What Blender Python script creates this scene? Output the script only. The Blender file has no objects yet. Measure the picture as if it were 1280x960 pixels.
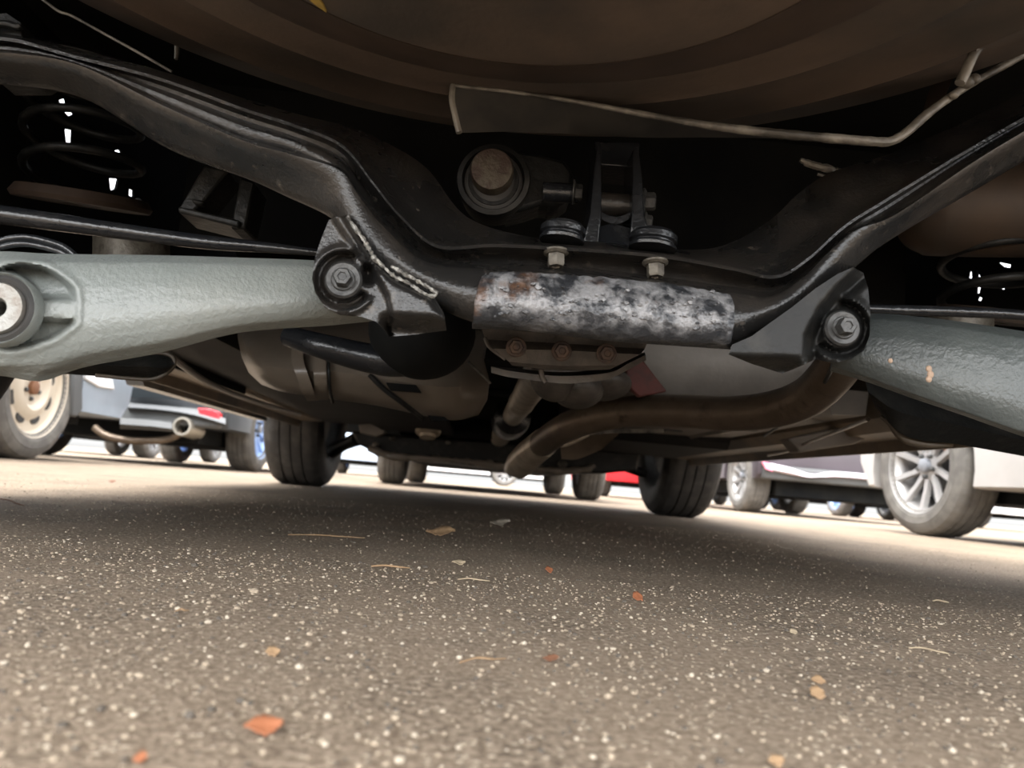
import bpy, bmesh, math, random
import numpy as np
from mathutils import Vector, Matrix
random.seed(7); RS = np.random.RandomState(11)
SC = bpy.context.scene; COL = SC.collection
PI = math.pi
# ------------------------------------------------------------------ camera solve
F = 961.0; CAMZ = 0.08
def nrm(v): v = np.asarray(v, float); return v/np.linalg.norm(v)
vY = nrm([591-640, 600-480, F]); _h = np.array([1591-640, 685-480, F])
vX = nrm(_h - vY*_h.dot(vY)); vZ = np.cross(vX, vY)
M = np.stack([vX, vY, vZ], 1); CAM = np.array([0, 0, CAMZ])
def ray(x, y): return M.T @ np.array([x-640, y-480, F])
def W(x, y, Y):
    d = ray(x, y); return CAM + d*(Y/d[1])
def WZ(x, y, Z):
    d = ray(x, y); return CAM + d*((Z-CAMZ)/d[2])
def WX(x, y, X):
    d = ray(x, y); return CAM + d*(X/d[0])
def pxm(n, Y): return n*Y/F
XC = 0.077
# ------------------------------------------------------------------ materials
def mat(name, col, rough=.5, metal=0., col2=None, scale=12., lo=.42, hi=.62, bump=0., bscale=200., detail=4., spec=.5, col3=None, scale3=40., lo3=.55, hi3=.65, emit=None, rough2=None, aniso=(1,1,1), zfade=None):
    m = bpy.data.materials.new(name); m.use_nodes = True; nt = m.node_tree; N = nt.nodes; L = nt.links
    b = N['Principled BSDF']; b.inputs['Roughness'].default_value = rough; b.inputs['Metallic'].default_value = metal
    b.inputs['Specular IOR Level'].default_value = spec
    b.inputs['Base Color'].default_value = (*col, 1)
    tc = N.new('ShaderNodeTexCoord'); mp = N.new('ShaderNodeMapping'); mp.inputs['Scale'].default_value = aniso
    L.new(tc.outputs['Object'], mp.inputs['Vector'])
    def noise(s, d=detail):
        n = N.new('ShaderNodeTexNoise'); n.inputs['Scale'].default_value = s; n.inputs['Detail'].default_value = d
        n.inputs['Roughness'].default_value = .6
        L.new(mp.outputs[0], n.inputs['Vector']); return n
    def ramp(n, a, c):
        r = N.new('ShaderNodeValToRGB'); r.color_ramp.elements[0].position = a; r.color_ramp.elements[1].position = c
        L.new(n.outputs['Fac'], r.inputs[0]); return r
    out = None
    if zfade:   # scraped zone ends in a ragged line: below it the paint is intact
        sx = N.new('ShaderNodeSeparateXYZ'); L.new(tc.outputs['Object'], sx.inputs[0])
        nz = noise(45, 5); ma = N.new('ShaderNodeMath'); ma.operation = 'MULTIPLY_ADD'; ma.inputs[1].default_value = .035; L.new(nz.outputs['Fac'], ma.inputs[0]); L.new(sx.outputs[2], ma.inputs[2])
        zr = N.new('ShaderNodeMapRange'); zr.inputs[1].default_value = zfade[0]+.0175; zr.inputs[2].default_value = zfade[1]+.0175; L.new(ma.outputs[0], zr.inputs[0])
    if col2:
        r = ramp(noise(scale), lo, hi)
        if zfade:
            mu = N.new('ShaderNodeMath'); mu.operation = 'MULTIPLY'; L.new(r.outputs[0], mu.inputs[0]); L.new(zr.outputs[0], mu.inputs[1]); r = mu
        mx = N.new('ShaderNodeMixRGB'); mx.inputs[1].default_value = (*col, 1); mx.inputs[2].default_value = (*col2, 1)
        L.new(r.outputs[0], mx.inputs[0]); out = mx
        if rough2 is not None:
            mr = N.new('ShaderNodeMapRange'); mr.inputs[3].default_value = rough; mr.inputs[4].default_value = rough2
            L.new(r.outputs[0], mr.inputs[0]); L.new(mr.outputs[0], b.inputs['Roughness'])
    if col3:
        r = ramp(noise(scale3), lo3, hi3); mx = N.new('ShaderNodeMixRGB'); mx.inputs[1].default_value = (*col, 1); mx.inputs[2].default_value = (*col3, 1)
        if out: L.new(out.outputs[0], mx.inputs[1])
        L.new(r.outputs[0], mx.inputs[0]); out = mx
    if out: L.new(out.outputs[0], b.inputs['Base Color'])
    if bump:
        n = noise(bscale, 3.); bp = N.new('ShaderNodeBump'); bp.inputs['Strength'].default_value = bump; bp.inputs['Distance'].default_value = .002
        L.new(n.outputs['Fac'], bp.inputs['Height']); L.new(bp.outputs[0], b.inputs['Normal'])
    if emit:
        b.inputs['Emission Color'].default_value = (*emit[:3], 1); b.inputs['Emission Strength'].default_value = emit[3]
    return m
def asphalt():
    m = bpy.data.materials.new('asphalt'); m.use_nodes = True; nt = m.node_tree; N = nt.nodes; L = nt.links
    b = N['Principled BSDF']; b.inputs['Roughness'].default_value = .85; b.inputs['Specular IOR Level'].default_value = .25
    tc = N.new('ShaderNodeTexCoord')
    def noise(s, d=6, r=.6):
        n = N.new('ShaderNodeTexNoise'); n.inputs['Scale'].default_value = s; n.inputs['Detail'].default_value = d; n.inputs['Roughness'].default_value = r
        L.new(tc.outputs['Object'], n.inputs['Vector']); return n
    def ramp(fac, a, c, ca=(0,0,0,1), cc=(1,1,1,1)):
        r = N.new('ShaderNodeValToRGB'); e = r.color_ramp.elements; e[0].position = a; e[1].position = c; e[0].color = ca; e[1].color = cc
        L.new(fac, r.inputs[0]); return r
    def mix(f, a, c):
        x = N.new('ShaderNodeMixRGB'); 
        if isinstance(f, float): x.inputs[0].default_value = f
        else: L.new(f, x.inputs[0])
        for i, q in ((1, a), (2, c)):
            if isinstance(q, tuple): x.inputs[i].default_value = (*q, 1)
            else: L.new(q, x.inputs[i])
        return x
    big = ramp(noise(2.2, 5).outputs['Fac'], .35, .66)
    base = mix(big.outputs[0], (.130, .096, .066), (.235, .178, .126))
    st = ramp(noise(6, 7, .7).outputs['Fac'], .48, .66)
    base = mix(st.outputs[0], base.outputs[0], (.075, .056, .040))
    fine = ramp(noise(260, 3).outputs['Fac'], .42, .6)
    base = mix(fine.outputs[0], base.outputs[0], (.285, .225, .165))
    vo = N.new('ShaderNodeTexVoronoi'); vo.inputs['Scale'].default_value = 230; L.new(tc.outputs['Object'], vo.inputs['Vector'])
    sp = ramp(vo.outputs['Distance'], .2, .34, (1,1,1,1), (0,0,0,1))
    rnd = N.new('ShaderNodeSeparateColor'); L.new(vo.outputs['Color'], rnd.inputs[0])
    g = N.new('ShaderNodeMath'); g.operation = 'GREATER_THAN'; g.inputs[1].default_value = .68; L.new(rnd.outputs[0], g.inputs[0])
    mm = N.new('ShaderNodeMath'); mm.operation = 'MULTIPLY'; L.new(sp.outputs[0], mm.inputs[0]); L.new(g.outputs[0], mm.inputs[1])
    base = mix(mm.outputs[0], base.outputs[0], (.46, .385, .29))
    L.new(base.outputs[0], b.inputs['Base Color'])
    bp = N.new('ShaderNodeBump'); bp.inputs['Strength'].default_value = .8; bp.inputs['Distance'].default_value = .0015
    n2 = noise(420, 3); ad = N.new('ShaderNodeMath'); ad.operation = 'ADD'; L.new(n2.outputs['Fac'], ad.inputs[0]); L.new(mm.outputs[0], ad.inputs[1])
    L.new(ad.outputs[0], bp.inputs['Height']); L.new(bp.outputs[0], b.inputs['Normal'])
    return m
MT = {}
MT['asphalt'] = asphalt()
MT['frame_black'] = mat('frame_black', (.014,.0135,.013), .26, 0, (.042,.034,.027), 14, .45, .78, .3, 320, rough2=.45, col3=(.07,.06,.05), scale3=90, lo3=.62, hi3=.72)
MT['dirty_black'] = mat('dirty_black', (.009,.0092,.0088), .45, 0, (.030,.028,.024), 30, .5, .75, .4, 150, spec=.28)
MT['gloss_black'] = mat('gloss_black', (.012,.013,.015), .22, 0, (.03,.03,.03), 30, .5, .8, .25, 220)
MT['flaky'] = mat('flaky_steel', (.03,.032,.036), .3, .15, (.25,.25,.255), 75, .42, .58, 1.0, 150, 9, col3=(.17,.09,.05), scale3=22, lo3=.57, hi3=.70, rough2=.4, zfade=(.181, .194))
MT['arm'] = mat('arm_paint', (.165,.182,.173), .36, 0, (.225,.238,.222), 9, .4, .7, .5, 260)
MT['arm_shaded'] = mat('arm_shaded', (.036,.042,.042), .36, 0, (.075,.084,.08), 7, .4, .7, .5, 260)  # same arm paint, with the shade of this side put into the colour
MT['weld'] = mat('weld', (.12,.115,.105), .35, .3, (.3,.29,.26), 260, .45, .6, .8, 300)
MT['rubber'] = mat('rubber', (.018,.018,.018), .6, 0, (.035,.033,.03), 20)
MT['rubber_own'] = mat('tyre_rubber', (.022,.021,.02), .7, 0, (.05,.046,.042), 25, .45, .7)
MT['tyre_dusty'] = mat('tyre_dusty', (.10,.093,.084), .85, 0, (.15,.14,.125), 12)
MT['steel'] = mat('bare_steel', (.24,.24,.225), .45, .5, (.12,.09,.065), 40, .5, .7, .3, 300)
MT['zinc'] = mat('zinc_bolt', (.125,.112,.09), .45, .4, (.06,.05,.04), 120, .45, .65, .3, 400)
MT['bolt_dark'] = mat('bolt_dark', (.06,.06,.058), .4, .3, (.025,.025,.025), 150, .45, .65, .3, 400)
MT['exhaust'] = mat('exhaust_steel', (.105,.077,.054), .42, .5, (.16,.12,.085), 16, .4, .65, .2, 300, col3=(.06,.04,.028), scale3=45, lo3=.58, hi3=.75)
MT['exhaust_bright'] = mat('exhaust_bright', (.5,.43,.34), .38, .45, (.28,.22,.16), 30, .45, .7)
MT['casting'] = mat('casting', (.085,.072,.06), .5, 0, (.045,.038,.032), 40, .42, .62, .5, 160)
MT['shaft'] = mat('shaft_silver', (.42,.38,.32), .4, .35, (.24,.2,.16), 18, .45, .7)
MT['tank'] = mat('tank_plastic', (.155,.128,.10), .3, 0, (.22,.185,.15), 6, .4, .65, .15, 200)
MT['shield'] = mat('heat_shield', (.22,.2,.18), .55, .3, (.15,.135,.12), 9, .4, .65, .2, 100)
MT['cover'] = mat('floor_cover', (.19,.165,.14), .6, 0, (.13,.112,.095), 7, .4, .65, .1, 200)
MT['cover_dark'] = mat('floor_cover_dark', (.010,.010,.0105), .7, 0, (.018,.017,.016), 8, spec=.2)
MT['sill'] = mat('sill_paint', (.17,.125,.08), .5, 0, (.07,.055,.04), 5, .42, .62, .1, 100)
MT['well_floor'] = mat('well_floor', (.155,.148,.095), .7, 0, (.105,.098,.066), 10, .4, .7, .2, 120)
MT['well_wall'] = mat('well_wall', (.085,.06,.043), .65, 0, (.04,.032,.025), 9, .4, .68, .2, 100)
MT['well_dark'] = mat('well_dark', (.035,.023,.016), .6, 0, (.055,.036,.025), 12)
MT['muffler'] = mat('muffler_rust', (.05,.036,.026), .6, .2, (.075,.048,.03), 8)
MT['yellow'] = mat('yellow_paint', (.45,.30,.04), .5, 0, (.25,.17,.04), 30)
MT['plate_dark'] = mat('plate_dark', (.045,.04,.033), .6, 0, (.025,.023,.02), 20)
MT['pale_metal'] = mat('pale_edge', (.20,.18,.15), .5, .2, (.05,.044,.036), 28, .42, .6, .3, 200)
MT['red_brown'] = mat('red_brown', (.13,.035,.028), .7, 0, (.08,.03,.024), 40)
MT['body_own'] = mat('body_paint_dark', (.05,.055,.06), .25)
MT['pan'] = mat('underbody_black', (.005,.0055,.006), .85, 0, (.011,.011,.010), 6, spec=.15)
MT['glass'] = mat('tinted_glass', (.015,.018,.02), .08)
MT['grit'] = mat('grit_pale', (.34,.275,.20), .8, 0, (.22,.175,.125), 500)
MT['grit2'] = mat('grit_white', (.42,.36,.28), .8)
MT['grit3'] = mat('grit_dark', (.09,.075,.06), .85)
def paint(n, c, r=.3, metal=0.): 
    k = 'paint_'+n
    if k not in MT: MT[k] = mat(k, c, r, metal, tuple(q*.88 for q in c), 3)
    return MT[k]
# ------------------------------------------------------------------ mesh builder
class MB:
    def __init__(s): s.v = []; s.f = []; s.m = []
    def add(s, v, f, m=0):
        o = len(s.v); s.v += [tuple(map(float, p)) for p in v]; s.f += [tuple(i+o for i in q) for q in f]; s.m += [m]*len(f); return s
def pieces(mb, k):
    """the separate pieces of a mesh, k islands to a piece"""
    par = list(range(len(mb.v)))
    def fd(a):
        while par[a] != a: par[a] = par[par[a]]; a = par[a]
        return a
    for f in mb.f:
        r = fd(f[0])
        for q in f[1:]: par[fd(q)] = r
    order = []; ids = {}
    for i in range(len(mb.v)):
        r = fd(i)
        if r not in ids: ids[r] = len(order); order.append(r)
    n = (len(order)+k-1)//k; out = [MB() for _ in range(n)]; mp = {}
    for i, p in enumerate(mb.v): g = ids[fd(i)]//k; mp[i] = (g, len(out[g].v)); out[g].v.append(p)
    for f, m in zip(mb.f, mb.m): g = mp[f[0]][0]; out[g].f.append(tuple(mp[q][1] for q in f)); out[g].m.append(m)
    return out
def rootof(o):
    while o.parent: o = o.parent
    return o
def link(name, me, parent): 
    o = bpy.data.objects.new(name, me); COL.objects.link(o)
    if parent: o.parent = parent
    return o
def B(name, mb, mats, parent=None, label=None, local=False, bevel=0, sub=0, smooth=True, angle=38, loc=None, split=0):
    if split:
        out = []
        for q in pieces(mb, split): out.append(B(name, q, mats, parent, label, local, bevel, sub, smooth, angle, loc))
        return out
    me = bpy.data.meshes.new(name)
    v = np.array(mb.v)
    if parent and not local: v = v - np.array(rootof(parent).location)
    if loc is not None: v = v - np.array(loc)
    me.from_pydata(v.tolist(), [], mb.f)
    if not isinstance(mats, (list, tuple)): mats = [mats]
    for m in mats: me.materials.append(MT[m] if isinstance(m, str) else m)
    me.polygons.foreach_set('material_index', mb.m)
    bm = bmesh.new(); bm.from_mesh(me); bmesh.ops.recalc_face_normals(bm, faces=bm.faces); bm.to_mesh(me); bm.free()
    if smooth:
        me.polygons.foreach_set('use_smooth', [True]*len(me.polygons)); me.set_sharp_from_angle(angle=math.radians(angle))
    me.update()
    o = link(name, me, parent)
    if loc is not None: o.location = loc
    if label: o['label'] = label
    if bevel:
        b = o.modifiers.new('bevel', 'BEVEL'); b.width = bevel; b.segments = 2; b.limit_method = 'ANGLE'; b.angle_limit = math.radians(40)
    if sub:
        b = o.modifiers.new('subsurf', 'SUBSURF'); b.levels = sub; b.render_levels = sub
    return o
def thing(name, loc, label, cat, group=None, rot=0):
    o = bpy.data.objects.new(name, None); COL.objects.link(o); o.location = loc; o.rotation_euler = (0, 0, rot)
    o['label'] = label; o['category'] = cat
    if group: o['group'] = group
    return o
def tag(o, label, cat, group=None):
    o['label'] = label; o['category'] = cat
    if group: o['group'] = group
    return o
# ------------------------------------------------------------------ shapes
def cr(P, n):
    """Catmull-Rom through P, uniform in control index"""
    P = np.asarray(P, float); k = len(P)
    if k == 2: 
        t = np.linspace(0, 1, n)[:, None]; return P[0]*(1-t)+P[1]*t
    Q = np.vstack([2*P[0]-P[1], P, 2*P[-1]-P[-2]]); out = []
    for t in np.linspace(0, k-1, n):
        i = min(int(t), k-2); u = t-i; a, b, c, d = Q[i:i+4]
        out.append(.5*(2*b+(c-a)*u+(2*a-5*b+4*c-d)*u*u+(3*b-a-3*c+d)*u**3))
    return np.array(out)
def cra(P, n):
    """same, evenly spaced along its length"""
    D = cr(P, max(n*6, 60)); s = np.r_[0, np.cumsum(np.linalg.norm(np.diff(D, axis=0), axis=1))]
    t = np.linspace(0, s[-1], n); return np.stack([np.interp(t, s, D[:, i]) for i in range(D.shape[1])], 1)
def loft(rails, n=60, close=True, caps=True, arc=False, mb=None, m=0):
    mb = mb or MB(); R = [(cra if arc else cr)(r, n) for r in rails]; k = len(R)
    v = np.vstack(R); f = []
    for j in range(k if close else k-1):
        j2 = (j+1) % k
        for i in range(n-1): f.append((j*n+i, j*n+i+1, j2*n+i+1, j2*n+i))
    if close and caps:
        f.append(tuple(j*n for j in range(k))[::-1]); f.append(tuple(j*n+n-1 for j in range(k)))
    return mb.add(v, f, m)
def tube(P, r, n=40, seg=14, caps=True, mb=None, m=0, arc=True, jitter=0.):
    mb = mb or MB(); P = np.asarray(P, float); rr = np.asarray(r if hasattr(r, '__len__') else [r]*len(P), float)
    D = (cra if arc else cr)(np.c_[P, rr], n); C, R = D[:, :3], D[:, 3]
    T = np.gradient(C, axis=0); T /= np.linalg.norm(T, axis=1)[:, None]
    a = np.cross(T[0], [0, 0, 1.]); 
    if np.linalg.norm(a) < .05: a = np.cross(T[0], [1., 0, 0])
    a = nrm(a); v = []; f = []
    for i in range(n):
        a = nrm(a - T[i]*a.dot(T[i])); b = np.cross(T[i], a)
        q = R[i]*(1+jitter*(RS.rand()-.5))
        for k in range(seg):
            t = 2*PI*k/seg; v.append(C[i]+(a*math.cos(t)+b*math.sin(t))*q*(1+jitter*.6*(RS.rand()-.5) if jitter else 1))
    for i in range(n-1):
        for k in range(seg): f.append((i*seg+k, i*seg+(k+1) % seg, (i+1)*seg+(k+1) % seg, (i+1)*seg+k))
    if caps: f.append(tuple(range(seg))[::-1]); f.append(tuple((n-1)*seg+k for k in range(seg)))
    return mb.add(v, f, m)
def basis(axis):
    z = nrm(axis); x = np.cross(z, [0, 0, 1.]); 
    if np.linalg.norm(x) < .05: x = np.cross(z, [0, 1., 0])
    x = nrm(x); return x, np.cross(z, x), z
def lathe(c, axis, prof, n=40, mb=None, m=0, closed=False, rfun=None):
    """prof: (radius, along axis)"""
    mb = mb or MB(); x, y, z = basis(axis); c = np.asarray(c, float); v = []; f = []; k = len(prof)
    for i in range(n):
        t = 2*PI*i/n
        for j, (r, h) in enumerate(prof):
            q = r*(rfun(t, j) if rfun else 1); v.append(c+(x*math.cos(t)+y*math.sin(t))*q+z*h)
    for i in range(n):
        i2 = (i+1) % n
        for j in range(k if closed else k-1):
            j2 = (j+1) % k; f.append((i*k+j, i2*k+j, i2*k+j2, i*k+j2))
    if not closed:
        if prof[0][0] > 1e-6: f.append(tuple(i*k for i in range(n))[::-1])
        if prof[-1][0] > 1e-6: f.append(tuple(i*k+k-1 for i in range(n)))
    return mb.add(v, f, m)
def hexbolt(c, axis, r, h, washer=1.45, mb=None, m=0):
    """flanged hexagon head standing on c along axis"""
    mb = mb or MB()
    lathe(c, axis, [(0, 0), (r*washer, 0), (r*washer, h*.12), (r*1.15, h*.25), (0, h*.25)], 28, mb, m)
    lathe(np.asarray(c)+nrm(axis)*h*.2, axis, [(0, 0), (r, 0), (r, h*.66), (r*.86, h*.8), (r*.5, h*.8), (r*.42, h*.7), (0, h*.7)], 6, mb, m)
    return mb
def prism(poly, Y0, Y1, mb=None, m=0, shrink=1.0):
    """pixel outline standing at distance Y0, as thick as Y1-Y0"""
    mb = mb or MB(); n = len(poly)
    a = [W(x, y, Y0) for x, y in poly]; cx = sum(a)/n
    b = [cx+(p-cx)*shrink+np.array([0, Y1-Y0, 0]) for p in a]
    f = [tuple(range(n)), tuple(range(2*n-1, n-1, -1))]+[(i, n+i, n+(i+1) % n, (i+1) % n) for i in range(n)]
    return mb.add(a+b, f, m)
def box(c, s, mb=None, m=0, rot=None, taper=1.0):
    mb = mb or MB(); v = []
    for z in (-1, 1):
        for y in (-1, 1):
            for x in (-1, 1):
                t = taper if z > 0 else 1
                p = np.array([x*s[0]/2*t, y*s[1]/2*t, z*s[2]/2])
                if rot is not None: p = rot @ p
                v.append(p+np.asarray(c))
    return mb.add(v, [(0,2,3,1),(4,5,7,6),(0,1,5,4),(2,6,7,3),(0,4,6,2),(1,3,7,5)], m)
def rotx(a): c, s = math.cos(a), math.sin(a); return np.array([[1,0,0],[0,c,-s],[0,s,c]])
def roty(a): c, s = math.cos(a), math.sin(a); return np.array([[c,0,s],[0,1,0],[-s,0,c]])
def rotz(a): c, s = math.cos(a), math.sin(a); return np.array([[c,-s,0],[s,c,0],[0,0,1]])
def ellipsoid(c, r, mb=None, m=0, n=28, k=16, rot=None):
    mb = mb or MB(); v = []; f = []
    for j in range(k+1):
        p = -PI/2+PI*j/k
        for i in range(n):
            t = 2*PI*i/n; q = np.array([r[0]*math.cos(p)*math.cos(t), r[1]*math.cos(p)*math.sin(t), r[2]*math.sin(p)])
            if rot is not None: q = rot @ q
            v.append(np.asarray(c)+q)
    for j in range(k):
        for i in range(n): f.append((j*n+i, j*n+(i+1) % n, (j+1)*n+(i+1) % n, (j+1)*n+i))
    return mb.add(v, f, m)
def px(pts, Y, dy=0): return [W(p[0], p[1]+dy, p[2] if len(p) > 2 else Y) for p in pts]
# ------------------------------------------------------------------ wheel
def wheel(parent, c, face, r, w, style='spoke', rim='paint_silver', tyre='tyre_dusty', rr=None, nspoke=10, local=True, label=None, tread=True, detail=True, brake=None):
    """face = +1 when the outer side looks to +x"""
    c = np.asarray(c, float); rr = rr or r*.66; ax = np.array([face, 0, 0.]); h = w/2
    g = .007 if tread else 0
    prof = [(rr-.012, -h+.02), (rr, -h+.008), (rr+.012, -h+.002), ((r+rr)/2, -h-.004), (r-.035, -h), (r-.014, -h+.012), (r-.004, -h+.028)]
    e = h-.03; k = 4; xs = np.linspace(-e, e, k+1)
    for i in range(k):
        a, b = xs[i]+.004, xs[i+1]-.004
        prof += [(r-.001, a), (r, (a+b)/2), (r-.001, b)]
        if i < k-1: prof += [(r-g, b+.0012), (r-g, xs[i+1]+.0028)]
    prof += [(r-.004, h-.028), (r-.014, h-.012), (r-.035, h), (r-.05, h+.002), ((r+rr)/2, h+.004), (rr+.02, h+.001), (rr+.012, h-.004), (rr, h-.008), (rr-.012, h-.02)]
    prof.append((rr-.014, 0))
    nseg = 120 if detail else 48
    shoulder = {j for j, (q, a) in enumerate(prof) if q > r-.012 and abs(a) > e*.42}
    rf = (lambda t, j: 1-.011*(1 if (j in shoulder and tread and int(t/(2*PI)*nseg+.5) % 3 == 0) else 0)) if detail else None
    rimm = MB()
    # barrel and lip
    lathe(c, ax, [(rr-.014, -h+.015), (rr-.022, -h+.03), (rr-.03, 0), (rr-.02, h-.035), (rr-.004, h-.012), (rr+.006, h-.004), (rr+.008, h-.010), (rr-.010, h-.02), (rr-.012, 0)], 56, rimm, 0, closed=True)
    x, y, z = basis(ax)
    if style == 'spoke':
        for i in range(nspoke):
            t = 2*PI*(i+.5)/nspoke; d = x*math.cos(t)+y*math.sin(t); s = np.cross(z, d)
            w0, w1 = rr*.085, rr*.065; ra, rb = rr*.16, rr-.012
            P = []
            for (q, ww, hh) in ((ra, w0, h-.055), (rr*.5, w1, h-.045), (rb, w1*1.15, h-.022)):
                for sx, dz in ((-1, -.022), (1, -.022), (.75, 0), (-.75, 0)): P.append(c+d*q+s*ww*sx+z*(hh+dz))
            fs = []
            for a in (0, 4): fs += [(a+k2, a+(k2+1) % 4, a+4+(k2+1) % 4, a+4+k2) for k2 in range(4)]
            rimm.add(P, fs+[(3,2,1,0),(8,9,10,11)], 0)
        lathe(c, ax, [(0, h-.085), (rr*.30, h-.08), (rr*.31, h-.055), (rr*.24, h-.05), (0, h-.052)], 32, rimm, 0)
    else:
        # pressed steel disc
        lathe(c, ax, [(rr-.02, h-.045), (rr*.86, h-.05), (rr*.78, h-.062), (rr*.6, h-.03), (rr*.46, h-.022), (rr*.36, h-.045), (0, h-.05), (0, h-.06), (rr*.8, h-.075), (rr-.02, h-.06)], 56, rimm, 0)
    wo = B('wheel', rimm, rim, parent, label, local=local)
    t = lathe(c, ax, prof, nseg, None, 0, closed=True, rfun=rf)
    B('tyre', t, tyre, wo, local=local, angle=25 if detail else 40)
    hubm = lathe(c, ax, [(0, h-.052), (rr*.15, h-.05), (rr*.145, h-.028), (rr*.1, h-.022), (0, h-.022)], 28)
    B('hub_cap', hubm, 'paint_hubgrey' if style == 'spoke' else 'paint_hubbrown', wo, local=local)
    if detail:
        lug = MB()
        for i in range(5):
            a = 2*PI*i/5+.3; lathe(c+(x*math.cos(a)+y*math.sin(a))*rr*.235+z*(h-.052), ax, [(0, 0), (.011, 0), (.011, .016), (.007, .02), (0, .02)], 6, lug)
        B('lug_nut', lug, 'bolt_dark', wo, local=local, split=1)
    if style != 'spoke':
        vm = MB()
        for i in range(8):
            a = 2*PI*(i+.5)/8; d = x*math.cos(a)+y*math.sin(a); s = np.cross(z, d); cc = c+d*rr*.69+z*(h-.046)
            n = 18; P = [cc+d*.021*math.cos(u)+s*.034*math.sin(u) for u in np.linspace(0, 2*PI, n, endpoint=False)]
            Q = [p-z*.03 for p in P]; P = [p+z*.006 for p in P]
            vm.add(P+Q, [tuple(range(n)), tuple(range(2*n-1, n-1, -1))]+[(k2, n+k2, n+(k2+1) % n, (k2+1) % n) for k2 in range(n)])
        B('vent_shade', vm, 'rubber', wo, local=local, split=1)  # solid dark ovals: the shade inside open vents put into their colour
    if detail:
        bd = lathe(c, ax, [(0, -h+.05), (rr*.72, -h+.05), (rr*.72, -h+.07), (0, -h+.07)], 40)
        B('brake_disc', bd, brake or 'bolt_dark', wo, local=local)
    return wo
paint('silver', (.36,.35,.34), .35, .4); paint('hubgrey', (.2,.21,.23), .4); paint('hubbrown', (.22,.1,.05), .6, .3); paint('cream', (.62,.54,.43), .55)

# =================================================================== GROUND
gm = MB(); gm.add([(-120,-60,0),(120,-60,0),(120,160,0),(-120,160,0)], [(0,1,2,3)])
g = B('ground', gm, 'asphalt', smooth=False); g['kind'] = 'structure'; g['label'] = 'dusty brown asphalt of the car park'; g['category'] = 'ground'
# loose grit
def grit():
    base = bmesh.new(); bmesh.ops.create_icosphere(base, subdivisions=1, radius=1); bv = np.array([v.co[:] for v in base.verts]); bf = [tuple(v.index for v in q.verts) for q in base.faces]; base.free()
    mb = MB(); n = 13000
    for i in range(n):
        Y = math.sqrt(RS.uniform(.13**2, 2.0**2)) if i > 6000 else math.sqrt(RS.uniform(.12**2, .7**2))
        X = RS.uniform(-.66, .74)*Y*1.08-.05*Y
        s = min(max(RS.lognormal(-7.4, .40), .0003), .0015)
        if RS.rand() < .01: s *= 1.8
        v = bv*np.array([s*RS.uniform(.8, 1.4), s*RS.uniform(.8, 1.4), s*RS.uniform(.5, .9)])*(1+.25*(RS.rand(len(bv), 1)-.5))
        a = RS.rand()*6.3; R = rotz(a); k = RS.rand()
        mb.add(v @ R.T+np.array([X, Y, s*.35]), bf, 0 if k < .55 else (1 if k < .68 else 2))
    o = B('asphalt_grit', mb, ['grit', 'grit2', 'grit3'], smooth=False)
    o['kind'] = 'stuff'; tag(o, 'pale sand grit and tiny stones strewn over the asphalt', 'grit')
grit()

# =================================================================== THE CAR OVERHEAD
car = thing('car', (XC, 2.0, 0), 'car seen from underneath, rusty black rear subframe and grey lower arms overhead', 'car')
# --- underbody
m = MB(); box((XC, .415, .60), (1.50, 1.21, .02), m); box((XC, 1.03, .52), (1.00, .02, .30), m)
B('trunk_floor', m, 'pan', car, split=1)
B('cabin_floor', loft([[(-.42, 1.04, .52), (.57, 1.04, .52)], [(-.42, 1.45, .31), (.57, 1.45, .31)], [(-.54, 2.0, .31), (.69, 2.0, .31)], [(-.54, 4.0, .31), (.69, 4.0, .31)], [(-.54, 4.0, .45), (.69, 4.0, .45)], [(-.42, 1.1, .60), (.57, 1.1, .60)]], 8), 'pan', car, angle=20)
# --- spare wheel well (bowl)
wc = (-.005, .267, 0)
prof = [(0, .334), (.05, .334), (.11, .331), (.150, .331), (.163, .329), (.168, .330), (.172, .338), (.185, .343), (.20, .346), (.235, .352), (.262, .358), (.27, .357), (.278, .364), (.30, .370), (.33, .377), (.345, .376), (.352, .383), (.39, .398), (.425, .408), (.432, .414), (.434, .44), (.434, .592), (.42, .592), (.40, .43), (.2, .37), (0, .36)]
wm = lathe(wc, (0, 0, 1), prof[4:], 110, None, 0)
well = B('spare_wheel_well', wm, 'well_wall', car, 'dirty brown round bowl of the spare wheel well')
B('well_bottom', lathe(wc, (0, 0, 1), prof[:5]+[(.163, .3345), (0, .3365)], 90), 'well_floor', well, 'olive grey flat bottom of the well')
# darker brown ring round the bottom
B('well_ring', lathe(wc, (0, 0, 1), [(.168, .3295), (.1725, .337), (.185, .342), (.20, .3452), (.222, .3485), (.228, .3515), (.20, .350), (.172, .342)], 110, None, 0, True), 'well_dark', well)
# yellow chip at the floor rim
ym = MB(); a0 = [WZ(x, y, .328) for x, y in ((372,-8),(384,-2),(398,9),(408,16),(404,6),(392,-10))]
b0 = [p+np.array([0, 0, .004]) for p in a0]; n = len(a0)
ym.add(a0+b0, [tuple(range(n)), tuple(range(2*n-1, n-1, -1))]+[(i, n+i, n+(i+1) % n, (i+1) % n) for i in range(n)])
B('paint_chip', ym, 'yellow', well, 'yellow paint showing at the rim of the well')
# thin seam edge left of the well
B('floor_seam', tube(px([(40,-10),(58,3),(75,15),(90,20),(130,42),(170,64),(215,90)], .60), .0012, 40, 8), 'pale_metal', car)
B('drop_tab', tube(px([(221,58),(221,66),(220,74)], .6), [.002,.002,.0015], 8, 8), 'pale_metal', car)
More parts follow.
